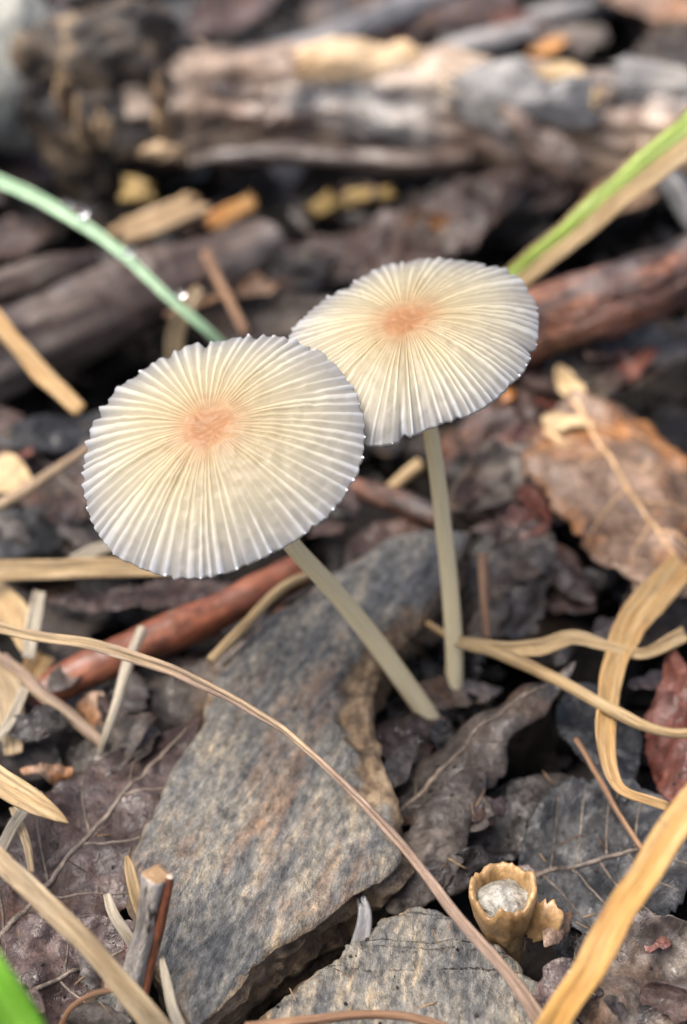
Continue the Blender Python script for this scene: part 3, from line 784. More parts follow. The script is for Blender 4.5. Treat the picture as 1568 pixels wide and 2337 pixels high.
# ------------------------------------------------------------------ mushrooms
def mushroom(label, outline, rc, rdep, ncam, H, nridge, stem_pts, stem_w, seed, droop=None):
    n = unit(RT * ncam[0] + UP * ncam[1] - FW * ncam[2])
    C = D(rc[0], rc[1], rdep)
    ex = unit(RT - n * np.dot(RT, n)); ey = np.cross(n, ex)
    pol = []
    for u, v in outline:
        d = ray(u, v)
        p = CP + d * (np.dot(C - CP, n) / np.dot(d, n)) - C
        pol.append((math.atan2(np.dot(p, ey), np.dot(p, ex)), math.hypot(np.dot(p, ex), np.dot(p, ey))))
    pol.sort()
    ta = np.array([q[0] for q in pol]); ra = np.array([q[1] for q in pol])
    nt_ = nridge * 10
    th = np.linspace(-math.pi, math.pi, nt_ + 1)
    rr = np.interp(th, np.concatenate([ta - 2 * math.pi, ta, ta + 2 * math.pi]), np.tile(ra, 3))
    kk = np.exp(-np.linspace(-2, 2, 41) ** 2); kk /= kk.sum()
    rr = np.convolve(np.concatenate([rr[-61:-1], rr, rr[1:61]]), kk, 'same')[60:-60]
    rr[-1] = rr[0]
    per = lambda x_, f_, sd_, oc=3: fbm(np.stack([np.cos(x_) * f_ + sd_, np.sin(x_) * f_, np.zeros_like(x_) + sd_ * 2.3], -1), oc)
    ns = 84
    s = np.concatenate([np.linspace(0.004, 0.2, 20), np.linspace(0.21, 0.97, ns - 26), np.linspace(0.975, 1.0, 6)])
    ns = len(s)
    S, TH = np.meshgrid(s, th, indexing='ij')
    # pleats: crest positions wander a little, crests are narrow, grooves wide
    wob = 0.6 * per(th, 5, seed + 1) + 0.65 * per(th, 18, seed + 2)
    phase = TH * nridge + wob[None] * 2.2 + 0.5 * fbm(np.stack([np.cos(TH) * 3, np.sin(TH) * 3, S * 4 + seed], -1), 3) * (0.35 + 0.9 * (1 - S))
    cst = 0.5 + 0.5 * np.cos(phase)
    indiv = 0.75 + 0.9 * fbm(np.stack([np.cos(TH) * 12, np.sin(TH) * 12, S * 2 + seed], -1), 2)
    ridge = cst ** 2.2 * np.clip(indiv, 0.25, 1.4)
    amp = (0.013 * smooth(0.10, 0.45, S) + 0.003 * smooth(.5, 1, S)) * indiv
    grain = fbm(np.stack([S * np.cos(TH) * 16, S * np.sin(TH) * 16, np.full_like(S, seed)], -1), 4)
    prof = H * (1 - S ** 1.75) - 0.03 * H / 0.4 * np.exp(-(S / 0.13) ** 2)
    prof = prof + 0.03 * per(TH, 1.6, seed + 4, 2) * S * 2 + 0.006 * grain + 0.006 * np.exp(-(S / .18) ** 2) * fbm(np.stack([S * np.cos(TH) * 22, S * np.sin(TH) * 40, np.full_like(S, seed + 3)], -1), 3)
    if droop:
        for ta_, wd, am in droop:
            dth = (TH - R(ta_) + math.pi) % (2 * math.pi) - math.pi
            prof = prof - am * np.exp(-(dth / R(wd)) ** 2) * S ** 5
    prof = prof + amp * (ridge - 0.35)
    # crenate margin
    nick = np.clip(per(th, 11, seed + 6, 4) - 0.42, 0, 1) * 0.07
    rim = rr * (1 + 0.006 * (cst[-1] - 0.5) * indiv[-1] * 1.4 + 0.010 * per(th, 22, seed + 7) - nick)
    rim[-1] = rim[0]
    rad = S * (rr[None] * (1 - S ** 6) + rim[None] * S ** 6)
    P = C + (rad * np.cos(TH))[..., None] * ex + (rad * np.sin(TH))[..., None] * ey + prof[..., None] * n
    P[:, -1] = P[:, 0]
    Nn = gnormals(P)
    if np.sum(Nn * n) < 0: Nn = -Nn
    thick = (0.10 * (1 - S) ** 1.5 + 0.022)[..., None]
    Q = P - n * thick
    foot = D(*stem_pts[0])
    root = empty('mushroom', foot - np.array([0, 0, 1.2]), label, 'mushroom', 'pleated pale mushrooms')
    nvv = nt_ + 1
    kdisc = int(np.searchsorted(s, 0.175))
    # cap (ring outside the disc, top and underside)
    def part(name, i0, i1, parent, closed_rim):
        A = P[i0:i1]; Bq = Q[i0:i1]
        m_ = i1 - i0
        V = np.concatenate([A.reshape(-1, 3), Bq.reshape(-1, 3)])
        f = gridfaces(m_, nvv) + gridfaces(m_, nvv, m_ * nvv, True)
        if closed_rim:
            b0 = (m_ - 1) * nvv
            f += [(b0 + j, b0 + m_ * nvv + j, b0 + m_ * nvv + j + 1, b0 + j + 1) for j in range(nt_)]
        at_r = np.tile(S[i0:i1].reshape(-1), 2)
        rg = ridge * smooth(0.1, 0.3, S) + (1 - smooth(0.1, 0.3, S)) * (0.6 + 0.12 * grain)
        at_g = np.tile(rg[i0:i1].reshape(-1), 2)
        return make(name, V, f, None, ('mushroom_cap',), None, parent, attrs={'radial': at_r, 'ridge': np.clip(at_g, 0, 1)})
    cap = part('cap', kdisc, ns, root, True)
    part('central_disc', 0, kdisc + 1, cap, False)['label'] = 'rough orange-brown centre of the cap'
    # whitish beads along the pleat ends, standing in for small wet highlights
    bv, bf_, off_ = [], [], 0
    rb = np.random.default_rng(int(seed))
    pk = [j for j in range(1, nt_) if cst[-1, j] >= cst[-1, j - 1] and cst[-1, j] > cst[-1, j + 1]]
    for j in pk:
        if rb.random() < .68: continue
        q_ = rb.uniform(.005, .014)
        V, f, U = blob_geo(P[-1, j] - n * .006, (q_, q_, q_), amp=.15, freq=1.5, seed=j, nu=7, nv=9)
        bv.append(V); bf_ += [tuple(x + off_ for x in ff) for ff in f]; off_ += len(V)
    bm_ = make('rim_glint', np.concatenate(bv), bf_, None, ('bead',), None, cap)
    bm_['kind'] = 'stuff'
    # stem
    top = C + n * (H * 0.88 - 0.10)
    pts = [D(*q) for q in stem_pts] + [top]
    pts = [pts[0] + unit(pts[0] - pts[1]) * 1.4] + pts
    Cn = spline(np.array(pts), 90)
    wd = np.interp(np.linspace(0, 1, 90), np.linspace(0.25, 1, len(stem_w)), stem_w) / 2
    V, f, U, fm = tube_geo(Cn, wd, 24, bark(0.03, 1.2, seed), 0.0, seed)
    make('stem', V, f, U, ('stipe',), None, root)
    return root, cap

OUT1 = [(190, 1100), (198, 1010), (245, 915), (325, 845), (420, 790), (520, 767), (610, 765), (700, 788), (770, 840), (815, 905), (832, 985), (822, 1060), (795, 1115),
        (745, 1180), (690, 1222), (640, 1248), (560, 1283), (490, 1308), (400, 1315), (340, 1300), (270, 1268), (228, 1225), (200, 1170)]
mushroom('pale cream pleated mushroom leaning on a slanted stem, its whole cap showing', OUT1, (512, 1040), 12.05, (-0.234, 0.533, 0.81), 0.42, 70,
         [(990, 1650, 14.4), (930, 1565, 14.15), (850, 1455, 13.75), (755, 1340, 13.3), (665, 1240, 12.85), (590, 1130, 12.4)], [0.205, 0.19, 0.17, 0.15, 0.14], 3)
OUT2 = [(660, 766), (700, 722), (760, 676), (820, 640), (880, 612), (940, 601), (1040, 598), (1100, 603), (1150, 610), (1192, 634), (1216, 668), (1226, 720), (1221, 772),
        (1202, 812), (1172, 855), (1140, 885), (1100, 915), (1050, 940), (1010, 952), (975, 955), (930, 978), (880, 1000), (830, 1005), (740, 985), (670, 920), (635, 850)]
mushroom('pale grey-cream pleated mushroom on an upright stem, its cap partly behind the other', OUT2, (935, 800), 12.75, (-0.15, 0.73, 0.66), 0.33, 80,
         [(1036, 1580, 14.6), (1036, 1480, 14.4), (1027, 1340, 14.1), (1013, 1210, 13.8), (1000, 1100, 13.55), (980, 970, 13.25), (950, 870, 13.0)], [0.175, 0.17, 0.16, 0.15, 0.135, 0.12], 8, droop=[(0, 38, 0.10), (-80, 45, 0.05)])

# ------------------------------------------------------------------ fallen log and the wood round it
def logdisp(s, a):
    x, y, s2 = np.broadcast_arrays(np.cos(a) * 1.1, np.sin(a) * 1.1, s)
    d = 1 + 0.16 * fbm(np.stack([x * 1.5, y * 1.5, s2 * 0.45], -1), 5, 0.6) + 0.05 * fbm(np.stack([x * 6, y * 6, s2 * 0.8], -1), 3)
    A = np.broadcast_to(a, d.shape)
    d = d - 0.34 * np.exp(-((s2 - 1.7) / 0.55) ** 2 - ((A - 4.05) / 0.28) ** 2) + 0.12 * np.exp(-((s2 - 2.5) / 0.2) ** 2 - ((A - 4.1) / 0.5) ** 2)
    return d
fl = twig('fallen_log', [(300, 240, .75, 240), (500, 222, .8, 235), (760, 222, .8, 235), (1050, 250, .8, 240), (1350, 285, .85, 270), (1750, 330, .9, 280)],
          ('log_wood', 'wood_rotten'), 'thick weathered log with peeling bark lying behind the mushrooms', 'log', n=160, nseg=90, disp=logdisp, endr=0.5)
def plate(pts, mat, name, nv=18, th=0.06, fold=-0.35, seed=0, parent=None, **kw):
    P, uv = blade_grid(pts, n=60, nv=nv, fold=fold, rag=0.5, seed=seed, jag=1.0)
    P = P + 0.05 * fbm(P * 2.2, 5, .6)[..., None] * unit(np.array([0, -.6, 1]))
    V, f, U = sheet(P, uv, th)
    return make(name, V, f, U, (mat,), None, parent, **kw)
plate([(655, 150, 1.62, 60), (760, 138, 1.68, 85), (880, 138, 1.68, 85), (968, 142, 1.62, 75)], 'wood_pale', 'bark_plate', seed=1, parent=fl)
plate([(1010, 200, 1.62, 60), (1130, 215, 1.68, 130), (1270, 235, 1.68, 110), (1400, 240, 1.6, 60)], 'wood_grey', 'bark_plate', seed=2, parent=fl)
plate([(1130, 240, 1.55, 20), (1190, 290, 1.42, 60), (1260, 345, 1.2, 90), (1330, 400, .95, 60)], 'bark_dark', 'bark_plate', seed=3, parent=fl)
plate([(1190, 165, 1.75, 40), (1280, 180, 1.75, 70), (1370, 235, 1.7, 30)], 'leaf_pale', 'bark_plate', seed=4, parent=fl, th=0.08)
plate([(1380, 190, 1.75, 90), (1500, 200, 1.75, 100), (1640, 215, 1.75, 90)], 'wood_grey', 'bark_plate', seed=6, parent=fl)
plate([(480, 205, 1.66, 25), (540, 215, 1.62, 35), (610, 210, 1.6, 35), (628, 250, 1.5, 30), (600, 290, 1.35, 20)], 'log_wood', 'bark_plate', seed=7, parent=fl, th=0.1)
twig('bark_strip', [(440, 372, .35, 26), (620, 350, .5, 42), (800, 362, .5, 48), (960, 372, .5, 50), (1075, 362, .5, 52)], ('bark_dark', 'wood_end'),
     'narrow brown strip of bark lying along the foot of the log', 'bark', n=70, nseg=20, amp=0.3, lump=1.2, seed=4)
rw = blob('rotten_wood', G(245, 225, 0.9), (1.3, 0.8, 1.4), 'wood_rotten', 'crumbling black rotten wood chunk between the pale stone and the log', 'wood', amp=0.26, freq=1.5, seed=2, nu=70, nv=100)
for k_, (u_, v_, z_, rx, ry, rz) in enumerate([(150, 215, 1.85, .09, .1, .40), (235, 295, 1.6, .10, .1, .18), (365, 250, 1.5, .10, .15, .50), (370, 345, 1.0, .26, .15, .09), (185, 300, 1.6, .07, .1, .3)]):
    blob('crust', G(u_, v_, z_), (rx, ry, rz), 'crust', parent=rw, amp=0.6, freq=2.4, seed=60 + k_, nu=28, nv=40)
blob('pale_stone', G(15, 150, 1.15), (0.85, 0.9, 1.4), 'stone_pale', 'pale grey-green rounded stone beside the rotten wood chunk', 'stone', amp=0.14, freq=1.2, seed=4, nu=50, nv=70)
leaf((130, 60, 2.0), (350, 10, 2.0), 110, 'leaf_pale', 'curled cream-and-orange bark flake on top of the rotten wood', name='bark_flake', cat='bark', curl=-0.9, crumple=0.15, seed=5, roll=-10)
leaf((150, 60, 1.85), (290, 85, 1.75), 45, 'wood_orange', 'small orange bark flake below the cream bark flake', name='bark_flake', cat='bark', curl=-0.6, seed=6)
twig('stick', [(560, 150, .3, 60), (760, 85, .6, 66), (1060, -40, .8, 60)], ('bark_grey', 'wood_end'), 'longer grey wet stick slanting up behind the log', 'stick', amp=0.12, seed=11)
twig('stick', [(930, 165, .3, 60), (1080, 105, .6, 62), (1215, 68, .7, 40)], ('bark_grey', 'wood_end'), 'shorter grey stick whose tapered end lies behind the log', 'stick', amp=0.12, seed=12)
twig('stick', [(1180, 40, .2, 30), (1300, 25, .3, 50), (1420, 0, .3, 50)], ('bark_grey', 'wood_end'), 'stubby dark grey stick far behind the log near the tan leaf', 'stick', amp=0.15, seed=13)
leaf((1330, -60, .6), (1640, 70, .6), 150, 'leaf_tan', 'tan dead leaf lying far behind the log', curl=0.7, seed=8)
leaf((1460, 180, .5), (1640, 60, .7), 150, 'leaf_grey', 'grey dead leaf just behind the log under the tan one', curl=0.5, seed=9)
leaf((430, 90, .4), (640, -30, .5), 150, 'leaf_purple', 'pinkish grey dead leaf behind the pale end of the log', curl=0.6, seed=10)
leaf((330, 60, .6), (480, -20, .6), 110, 'leaf_blue', 'blue-grey wet leaf behind the cream bark flake', curl=0.5, seed=11)
leaf((700, 60, .3), (830, -40, .4), 100, 'leaf_grey', 'grey leaf behind the longer grey stick', curl=0.6, seed=12)
leaf((1000, 60, .1), (1180, -30, .3), 120, 'leaf_purple', 'brownish leaf lying between the two slanting grey sticks', curl=-0.5, seed=13)
leaf((1210, 115, .5), (1300, 85, .5), 45, 'wood_orange', 'tiny orange leaf scrap on the far edge of the log', curl=0.5, seed=14)

# ------------------------------------------------------------------ litter between the log and the mushrooms
leaf((1200, 392, .55), (640, 660, .1), 250, 'leaf_purple', 'long purple-grey leaf reaching from under the log towards the mushroom caps', curl=-0.7, crumple=0.25, seed=20, roll=12, tear=0.3)
leaf((560, 640, .2), (900, 560, .0), 190, 'leaf_purple', 'brown crumpled leaf under the long purple-grey leaf', curl=0.6, crumple=0.25, seed=21, roll=-8)
leaf((480, 790, .2), (760, 590, .1), 190, 'leaf_grey', 'grey-brown leaf between the brown stick and the upright mushroom cap', curl=0.5, crumple=0.25, seed=22)
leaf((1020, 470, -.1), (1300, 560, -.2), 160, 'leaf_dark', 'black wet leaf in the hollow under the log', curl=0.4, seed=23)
leaf((1330, 470, .2), (1500, 440, .3), 110, 'leaf_tan', 'small brown leaf under the grey twig end', curl=0.6, seed=24)
leaf((1320, 420, .3), (1200, 470, .2), 90, 'leaf_purple', 'brown curled scrap at the foot of the log beside the green-and-tan blade', curl=-0.8, seed=25)
leaf((-40, 560, .3), (120, 520, .3), 140, 'leaf_purple', 'pinkish brown leaf below the green blade with dew', curl=0.6, seed=26)
leaf((180, 640, .0), (420, 540, .1), 120, 'leaf_dark', 'dark leaf under the pale wood chip', curl=0.5, seed=27)
blade('wood_chip', [(245, 552, .35, 50), (330, 515, .4, 56), (400, 485, .45, 56), (470, 450, .5, 54)], 'wood_pale', 'largest pale wood chip lying below the rotten wood chunk', 'wood chip', th=0.14, n=30, nv=13, jag=2.6, fold=0.03, rag=0.15, seed=1)
blade('wood_chip', [(470, 515, .3, 32), (520, 490, .35, 34), (585, 452, .4, 30)], 'wood_orange', 'thin orange wood chip beside the largest pale one', 'wood chip', th=0.12, n=30, nv=13, jag=2.6, fold=0.03, rag=0.3, seed=2)
blade('wood_chip', [(270, 425, .4, 52), (320, 435, .45, 54), (362, 448, .4, 50)], 'wood_yellow', 'cream-and-orange wood chip tucked under the rotten wood', 'wood chip', th=0.14, n=30, nv=13, jag=2.6, fold=0.03, rag=0.3, seed=3)
blade('wood_chip', [(695, 490, .3, 42), (735, 470, .35, 44), (770, 448, .35, 40)], 'wood_yellow', 'squat yellow wood chip in the dark hollow below the log', 'wood chip', th=0.14, n=30, nv=13, jag=2.6, fold=0.03, rag=0.3, seed=4)
blade('wood_chip', [(770, 462, .35, 26), (840, 446, .35, 32), (905, 432, .35, 26)], 'wood_yellow', 'slim yellow wood chip lying on the purple-grey leaf', 'wood chip', th=0.12, n=30, nv=13, jag=2.6, fold=0.03, rag=0.3, seed=5)
twig('stick', [(-110, 845, .35, 190), (120, 755, .45, 190), (330, 668, .5, 175), (470, 620, .5, 150), (610, 555, .4, 110)], ('bark_dark', 'wood_end'),
     'thick dark brown stick lying below the green blade with dew', 'stick', n=100, nseg=48, amp=0.13, lump=0.7, seed=21)
twig('stick', [(-80, 680, .5, 60), (80, 628, .55, 70), (225, 590, .5, 40)], ('bark_dark', 'wood_end'), 'thinner dark stick above the thick brown one', 'stick', n=50, nseg=24, amp=0.15, seed=22)
twig('stick', [(1040, 850, .6, 133.1), (1200, 748, .95, 159), (1380, 690, 1.25, 159), (1568, 618, 1.5, 151.6), (1760, 555, 1.7, 147.9)], ('bark_rust', 'wood_end'),
     'thick rusty brown stick with flaking bark behind the upright mushroom cap', 'stick', n=120, nseg=60, amp=0.09, lump=0.8, seed=23)
twig('twig', [(1500, 388, 2.2, 62), (1545, 440, 2.1, 60), (1610, 540, 1.8, 60), (1680, 640, 1.2, 60)], ('bark_grey', 'wood_end'), 'pale grey twig with a broken end leaning on the rusty stick', n=40, amp=0.15, seed=24, endr=-0.1)

# ------------------------------------------------------------------ left side
leaf((-10, 1010, .35), (400, 930, .3), 120, 'leaf_blue', 'blue-grey wet leaf below the end of the orange straw', curl=-0.5, seed=30)
leaf((20, 980, .15), (330, 1230, .2), 250, 'leaf_purple', 'reddish brown leaf behind the leaning mushroom cap', curl=0.4, crumple=0.2, seed=31, veins=4)
leaf((-60, 1240, -.1), (220, 1190, -.1), 150, 'leaf_blue', 'added black-blue leaf painting the dark gap above the horizontal tan straw', curl=0.4, seed=32)  # added leaf; its colour stands in for a dark gap with blue reflection
leaf((-40, 1100, .5), (90, 1130, .5), 130, 'leaf_pale', 'cream curled leaf scrap beside the thin pinkish straw', curl=1.0, seed=33)
leaf((620, 1335, .45), (100, 1385, .3), 135, 'leaf_purple', 'serrated purple-brown leaf lying above the red twig', curl=-0.8, serr=0.3, nserr=26, seed=34, crumple=0.18, roll=10)
twig('twig', [(40, 1625, .15, 76), (160, 1550, .25, 84), (350, 1462, .35, 86), (520, 1385, .42, 84), (690, 1290, .45, 76)], ('bark_red', 'wood_end'),
     'smooth glossy red-brown twig under the leaning mushroom cap', n=90, nseg=30, amp=0.03, seed=31)
leaf((240, 1700, .0), (590, 1440, .35), 200, 'leaf_grey', 'grey torn leaf squeezed between the red twig and the big slate', curl=-0.5, tear=0.5, crumple=0.25, seed=35)
leaf((-70, 2230, .15), (455, 1650, .3), 370, 'leaf_purple', 'broad purple-grey leaf with a pale midrib against the big slate', curl=-0.3, crumple=0.2, seed=36, veins=5, vr=0.02, roll=-6)
leaf((-60, 2330, .3), (350, 2120, .4), 330, 'leaf_purple', 'crumpled purplish leaf under the spotted straw blade', curl=0.4, crumple=0.35, seed=37, tear=0.4, veins=3)
leaf((60, 1500, -.1), (300, 1700, -.1), 180, 'leaf_dark', 'dark leaf under the thin white straw', curl=0.5, seed=38)
leaf((-60, 1640, .1), (150, 1780, .1), 180, 'leaf_dark', 'dark brown leaf among the tan straws by the red twig end', curl=0.6, seed=39)
leaf((120, 1790, .2), (360, 1650, .3), 150, 'leaf_grey', 'grey leaf flap below the red twig', curl=0.7, seed=40, crumple=0.25)

# ------------------------------------------------------------------ right side
leaf((1290, 880, .3), (990, 1080, .1), 230, 'leaf_purple', 'purple-brown crumpled leaf under the rusty stick', curl=-0.5, crumple=0.3, seed=50, tear=0.3)
leaf((1230, 1090, .2), (1010, 1200, .1), 170, 'leaf_grey', 'grey-purple leaf behind the upright mushroom stem', curl=0.6, crumple=0.3, seed=51)
leaf((1170, 850, .35), (1340, 960, .35), 110, 'leaf_red', 'reddish brown leaf just below the rusty stick', curl=0.6, seed=52)
leaf((1240, 900, .35), (1640, 740, .5), 230, 'leaf_grey', 'large grey leaf with a curled rim beyond the tan leaf', curl=0.6, crumple=0.15, seed=53, veins=4)
leaf((1275, 825, .65), (1355, 960, .6), 60, 'leaf_pale', 'narrow cream leaf strip lying on the large grey leaf', curl=0.4, seed=54)
leaf((1300, 920, .6), (1610, 1385, .6), 440, 'leaf_tan', 'broad tan leaf with rusty patches and a pale midrib', curl=-0.6, crumple=0.3, seed=55, veins=5, vmat='leaf_vein_tan', serr=0.05, vr=0.02)
leaf((1235, 955, .7), (1340, 975, .7), 60, 'leaf_pale', 'small cream leaf curl at the stalk of the tan leaf', curl=1.0, seed=56)
twig('leaf_stalk', [(1250, 985, .6, 22), (1300, 1030, .55, 24), (1345, 1095, .4, 20)], ('leaf_vein_tan',), 'short tan leaf stalk beside the broad tan leaf', 'stalk', n=20, nseg=10)
twig('twig', [(770, 1095, .2, 44), (880, 1135, .3, 54), (1015, 1195, .3, 50)], ('bark_rust', 'wood_end'), 'pinkish brown twig passing behind the upright stem', n=40, amp=0.1, seed=52)
leaf((790, 1300, .1), (1000, 1190, .2), 150, 'leaf_purple', 'brown leaf at the far end of the big slate', curl=0.5, seed=57, crumple=0.2)
leaf((1060, 1460, .1), (1260, 1215, .45), 220, 'leaf_grey', 'veined grey leaf standing beside the upright mushroom stem', curl=-0.5, crumple=0.15, seed=58, veins=4, roll=-15)
leaf((1190, 1230, .2), (1350, 1440, .1), 180, 'leaf_purple', 'purple-brown leaf between the veined grey leaf and the tan leaf', curl=-0.7, crumple=0.3, seed=59)
leaf((1600, 1260, .2), (1420, 1500, .2), 200, 'leaf_grey', 'grey leaf under the amber ribbon blade', curl=0.4, seed=60)
twig('dry_stalk', [(1108, 1265, .75, 22), (1106, 1360, .6, 22), (1104, 1455, .4, 18)], ('straw_brown',), 'thin upright brown stalk on the veined grey leaf', 'stalk', n=30, nseg=10)
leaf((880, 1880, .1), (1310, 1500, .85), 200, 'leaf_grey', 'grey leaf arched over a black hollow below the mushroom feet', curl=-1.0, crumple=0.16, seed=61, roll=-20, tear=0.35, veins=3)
leaf((890, 2090, .1), (1110, 1735, .45), 150, 'leaf_grey', 'rough brown leaf edge between the big slate and the black hollow', curl=-0.9, crumple=0.25, seed=62, tear=0.4)
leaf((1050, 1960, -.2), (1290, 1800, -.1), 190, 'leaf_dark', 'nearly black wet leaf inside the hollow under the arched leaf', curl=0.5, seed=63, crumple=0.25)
leaf((1190, 2010, .1), (1640, 1880, .35), 400, 'leaf_blue', 'dark blue-black veined leaf under the orange blade', curl=0.35, crumple=0.2, seed=64, veins=6, roll=-6)
leaf((1330, 1560, .15), (1420, 1860, .2), 190, 'leaf_blue', 'dark wet leaf under the hanging end of the amber ribbon', curl=0.4, seed=65, crumple=0.2)
leaf((1290, 2290, .25), (1660, 2110, .4), 280, 'leaf_grey', 'crumpled grey-brown leaf beside the foot of the orange blade', curl=0.4, crumple=0.35, seed=66, tear=0.35)
leaf((1540, 1830, .5), (1520, 1455, .85), 170, 'leaf_red', 'glossy dark red leaf standing beside the amber ribbon', curl=-0.6, crumple=0.2, seed=67, normal=(-.5, -.8, .6))
leaf((1260, 2130, .05), (1460, 2190, .1), 150, 'leaf_dark', 'black leaf scrap behind the hollow broken stem', curl=0.4, seed=68)
leaf((860, 1820, .35), (955, 1680, .3), 70, 'leaf_grey', 'small pale grey leaf strip beside the slanted stem foot', curl=0.5, seed=69)
leaf((1030, 1640, .0), (880, 1600, .1), 110, 'leaf_dark', 'black wet leaf round the mushroom feet', curl=0.4, seed=70)
leaf((850, 1712, .2), (1060, 1640, .05), 130, 'leaf_purple', 'dark brown wet leaf pressed between the big slate and the mushroom feet', curl=0.5, crumple=0.15, seed=72, tear=0.3)
leaf((930, 1600, .1), (1150, 1560, .15), 90, 'leaf_grey', 'grey-brown leaf scrap pressed against the upright stem foot', curl=0.5, crumple=0.12, seed=73, tear=0.3)
leaf((1340, 2350, .3), (1180, 2420, .3), 160, 'leaf_grey', 'grey leaf edge below the small slate', curl=0.7, seed=71)
blade('wood_splinter', [(822, 2035, .45, 24), (832, 2095, .35, 44), (815, 2195, .1, 36)], 'bark_grey', 'grey wood splinter wedged between the two slates', 'splinter', th=0.05, n=30, nv=13, jag=2.0, fold=0.05, rag=.3, seed=4)

# ------------------------------------------------------------------ small curled scraps
def scraps():
    r = np.random.default_rng(31)
    tone = {'leaf_grey': 'grey', 'leaf_purple': 'purple-brown', 'leaf_dark': 'blackish', 'leaf_tan': 'tan', 'leaf_red': 'dark red'}
    zones = [((1040, 1330, 860, 1240), 16, 'between the rusty stick and the upright stem', (.25, .55)), ((1330, 1568, 1330, 1560), 5, 'beside the amber ribbon blade', (.2, .45)),
             ((1180, 1330, 1240, 1480), 6, 'beside the veined grey leaf', (.25, .55)), ((560, 1150, 410, 600), 9, 'in the hollow below the log', (.1, .4)),
             ((0, 280, 960, 1240), 7, 'beside the leaning cap', (.2, .45)), ((40, 420, 1500, 1760), 8, 'below the red twig', (.25, .5)),
             ((1250, 1540, 2090, 2330), 7, 'by the foot of the orange blade', (.35, .55)), ((30, 300, 2060, 2330), 5, 'by the spotted straw blade', (.45, .65)),
             ((640, 900, 1150, 1260), 4, 'by the far end of the big slate', (.3, .5)), ((480, 760, 560, 740), 6, 'beside the thick dark brown stick', (.2, .5)), ((1240, 1568, 740, 930), 5, 'on the large grey leaf', (.6, .75)),
             ((0, 1568, 20, 90), 8, 'behind the log', (.3, .6)), ((960, 1250, 1800, 2020), 5, 'by the arched grey leaf', (.2, .4))]
    for (u0, u1, v0, v1), n_, where, (z0, z1) in zones:
        for k in range(n_):
            u, v, z = r.uniform(u0, u1), r.uniform(v0, v1), r.uniform(z0, z1)
            a, l = r.uniform(0, 2 * math.pi), r.uniform(35, 85)
            mt = str(r.choice(['leaf_grey', 'leaf_purple', 'leaf_dark', 'leaf_tan', 'leaf_red'], p=[.32, .32, .2, .09, .07]))
            leaf((u - l * math.cos(a), v - l * math.sin(a) * .7, z), (u + l * math.cos(a), v + l * math.sin(a) * .7, z + r.uniform(-.15, .15)), l * r.uniform(.8, 1.5), mt,
                 'small curled %s leaf scrap %s' % (tone[mt], where), name='leaf_scrap', roll=r.uniform(-35, 35), curl=r.choice([-1, 1]) * r.uniform(.5, 1.4), tear=.5, crumple=r.uniform(.08, .2),
                 seed=100 + k + int(u), nu=34, nv=18, group='curled leaf scraps ' + where, fat=r.uniform(.6, 1.1), pw=r.uniform(.35, .9), serr=0.0)
scraps()

# ------------------------------------------------------------------ grass blades and straws
blade('grass_blade', [(-420, 345, -.6, 24), (-270, 345, 1.3, 26), (-120, 372, 2.0, 25.6), (0, 410, 2.2, 28.2), (90, 448, 2.3, 28.2), (200, 518, 2.3, 28.2), (300, 595, 2.2, 26.8), (410, 690, 1.9, 26.8), (500, 775, 1.5, 25.6), (620, 900, .6, 21.8)], 'blade_green',
      'blue-green grass blade carrying dew drops', fold=0.45, n=110, seed=1)
gb2 = [(1090, 712, 1.2, 59.4), (1195, 618, 1.9, 64.8), (1300, 532, 2.4, 70.2), (1420, 428, 2.9, 79.2), (1568, 305, 3.4, 93.6), (1720, 180, 3.8, 99), (1900, 40, 4.1, 60), (2050, -70, 4.1, 5)]
P_, uv_ = blade_grid(gb2, n=90, nv=13, fold=0.3, seed=2)
if P_[:, :7, 0].mean() > P_[:, 6:, 0].mean(): P_, uv_ = P_[:, ::-1], uv_[:, ::-1]
V_, f_, U_ = sheet(P_[:, 6:], uv_[:, 6:], 0.03)
o = make('grass_blade', V_, f_, U_, ('straw_tan',), None, None, 'folded grass blade, half green and half tan, above the rusty stick', 'grass blade')
V_, f_, U_ = sheet(P_[:, 1:7], uv_[:, 1:7], 0.03)
q = make('green_half', V_, f_, U_, ('blade_yellowgreen',), None, o); q['label'] = 'lime-green half of the folded blade'
V_, f_, U_ = sheet(P_[:, :2], uv_[:, :2], 0.03)
make('pale_edge', V_, f_, U_, ('straw_tan',), None, o)
blade('grass_blade', [(395, 860, .3, 36), (400, 770, .8, 40), (430, 700, 1.2, 38), (455, 660, 1.3, 24)], 'straw_spotted', 'short olive-tan blade rising behind the leaning cap', n=40, seed=3)
twig('straw', [(470, 575, 1.0, 22), (500, 640, .8, 22), (560, 760, .5, 20)], ('straw_brown',), 'thin brown straw by the grey-brown leaf', 'straw', n=30, nseg=10)
twig('straw', [(520, 670, .6, 14), (470, 690, .5, 16), (380, 720, .6, 14)], ('straw_brown',), 'hair-thin brown straw crossing the thick dark stick', 'straw', n=30, nseg=8)
blade('straw', [(-130, 590, 1.6, 40), (0, 742, 1.5, 40), (90, 845, 1.4, 42), (186, 935, 1.3, 34)], 'straw_amber', 'orange straw with a blunt end above the blue-grey wet leaf', 'straw', n=50, fold=0.4, seed=4, th=0.06)
twig('straw', [(-80, 1205, .7, 26), (40, 1130, .8, 26), (120, 1075, .85, 22), (260, 985, .8, 18)], ('straw_pinkish',), 'thin pinkish straw running under the leaning cap', 'straw', n=50, nseg=10)
blade('straw', [(-80, 1312, .7, 50), (90, 1300, .75, 48), (240, 1295, .75, 44), (420, 1290, .7, 30)], 'straw_tan', 'broad tan straw lying level under the leaning cap', 'straw', n=60, seed=5)
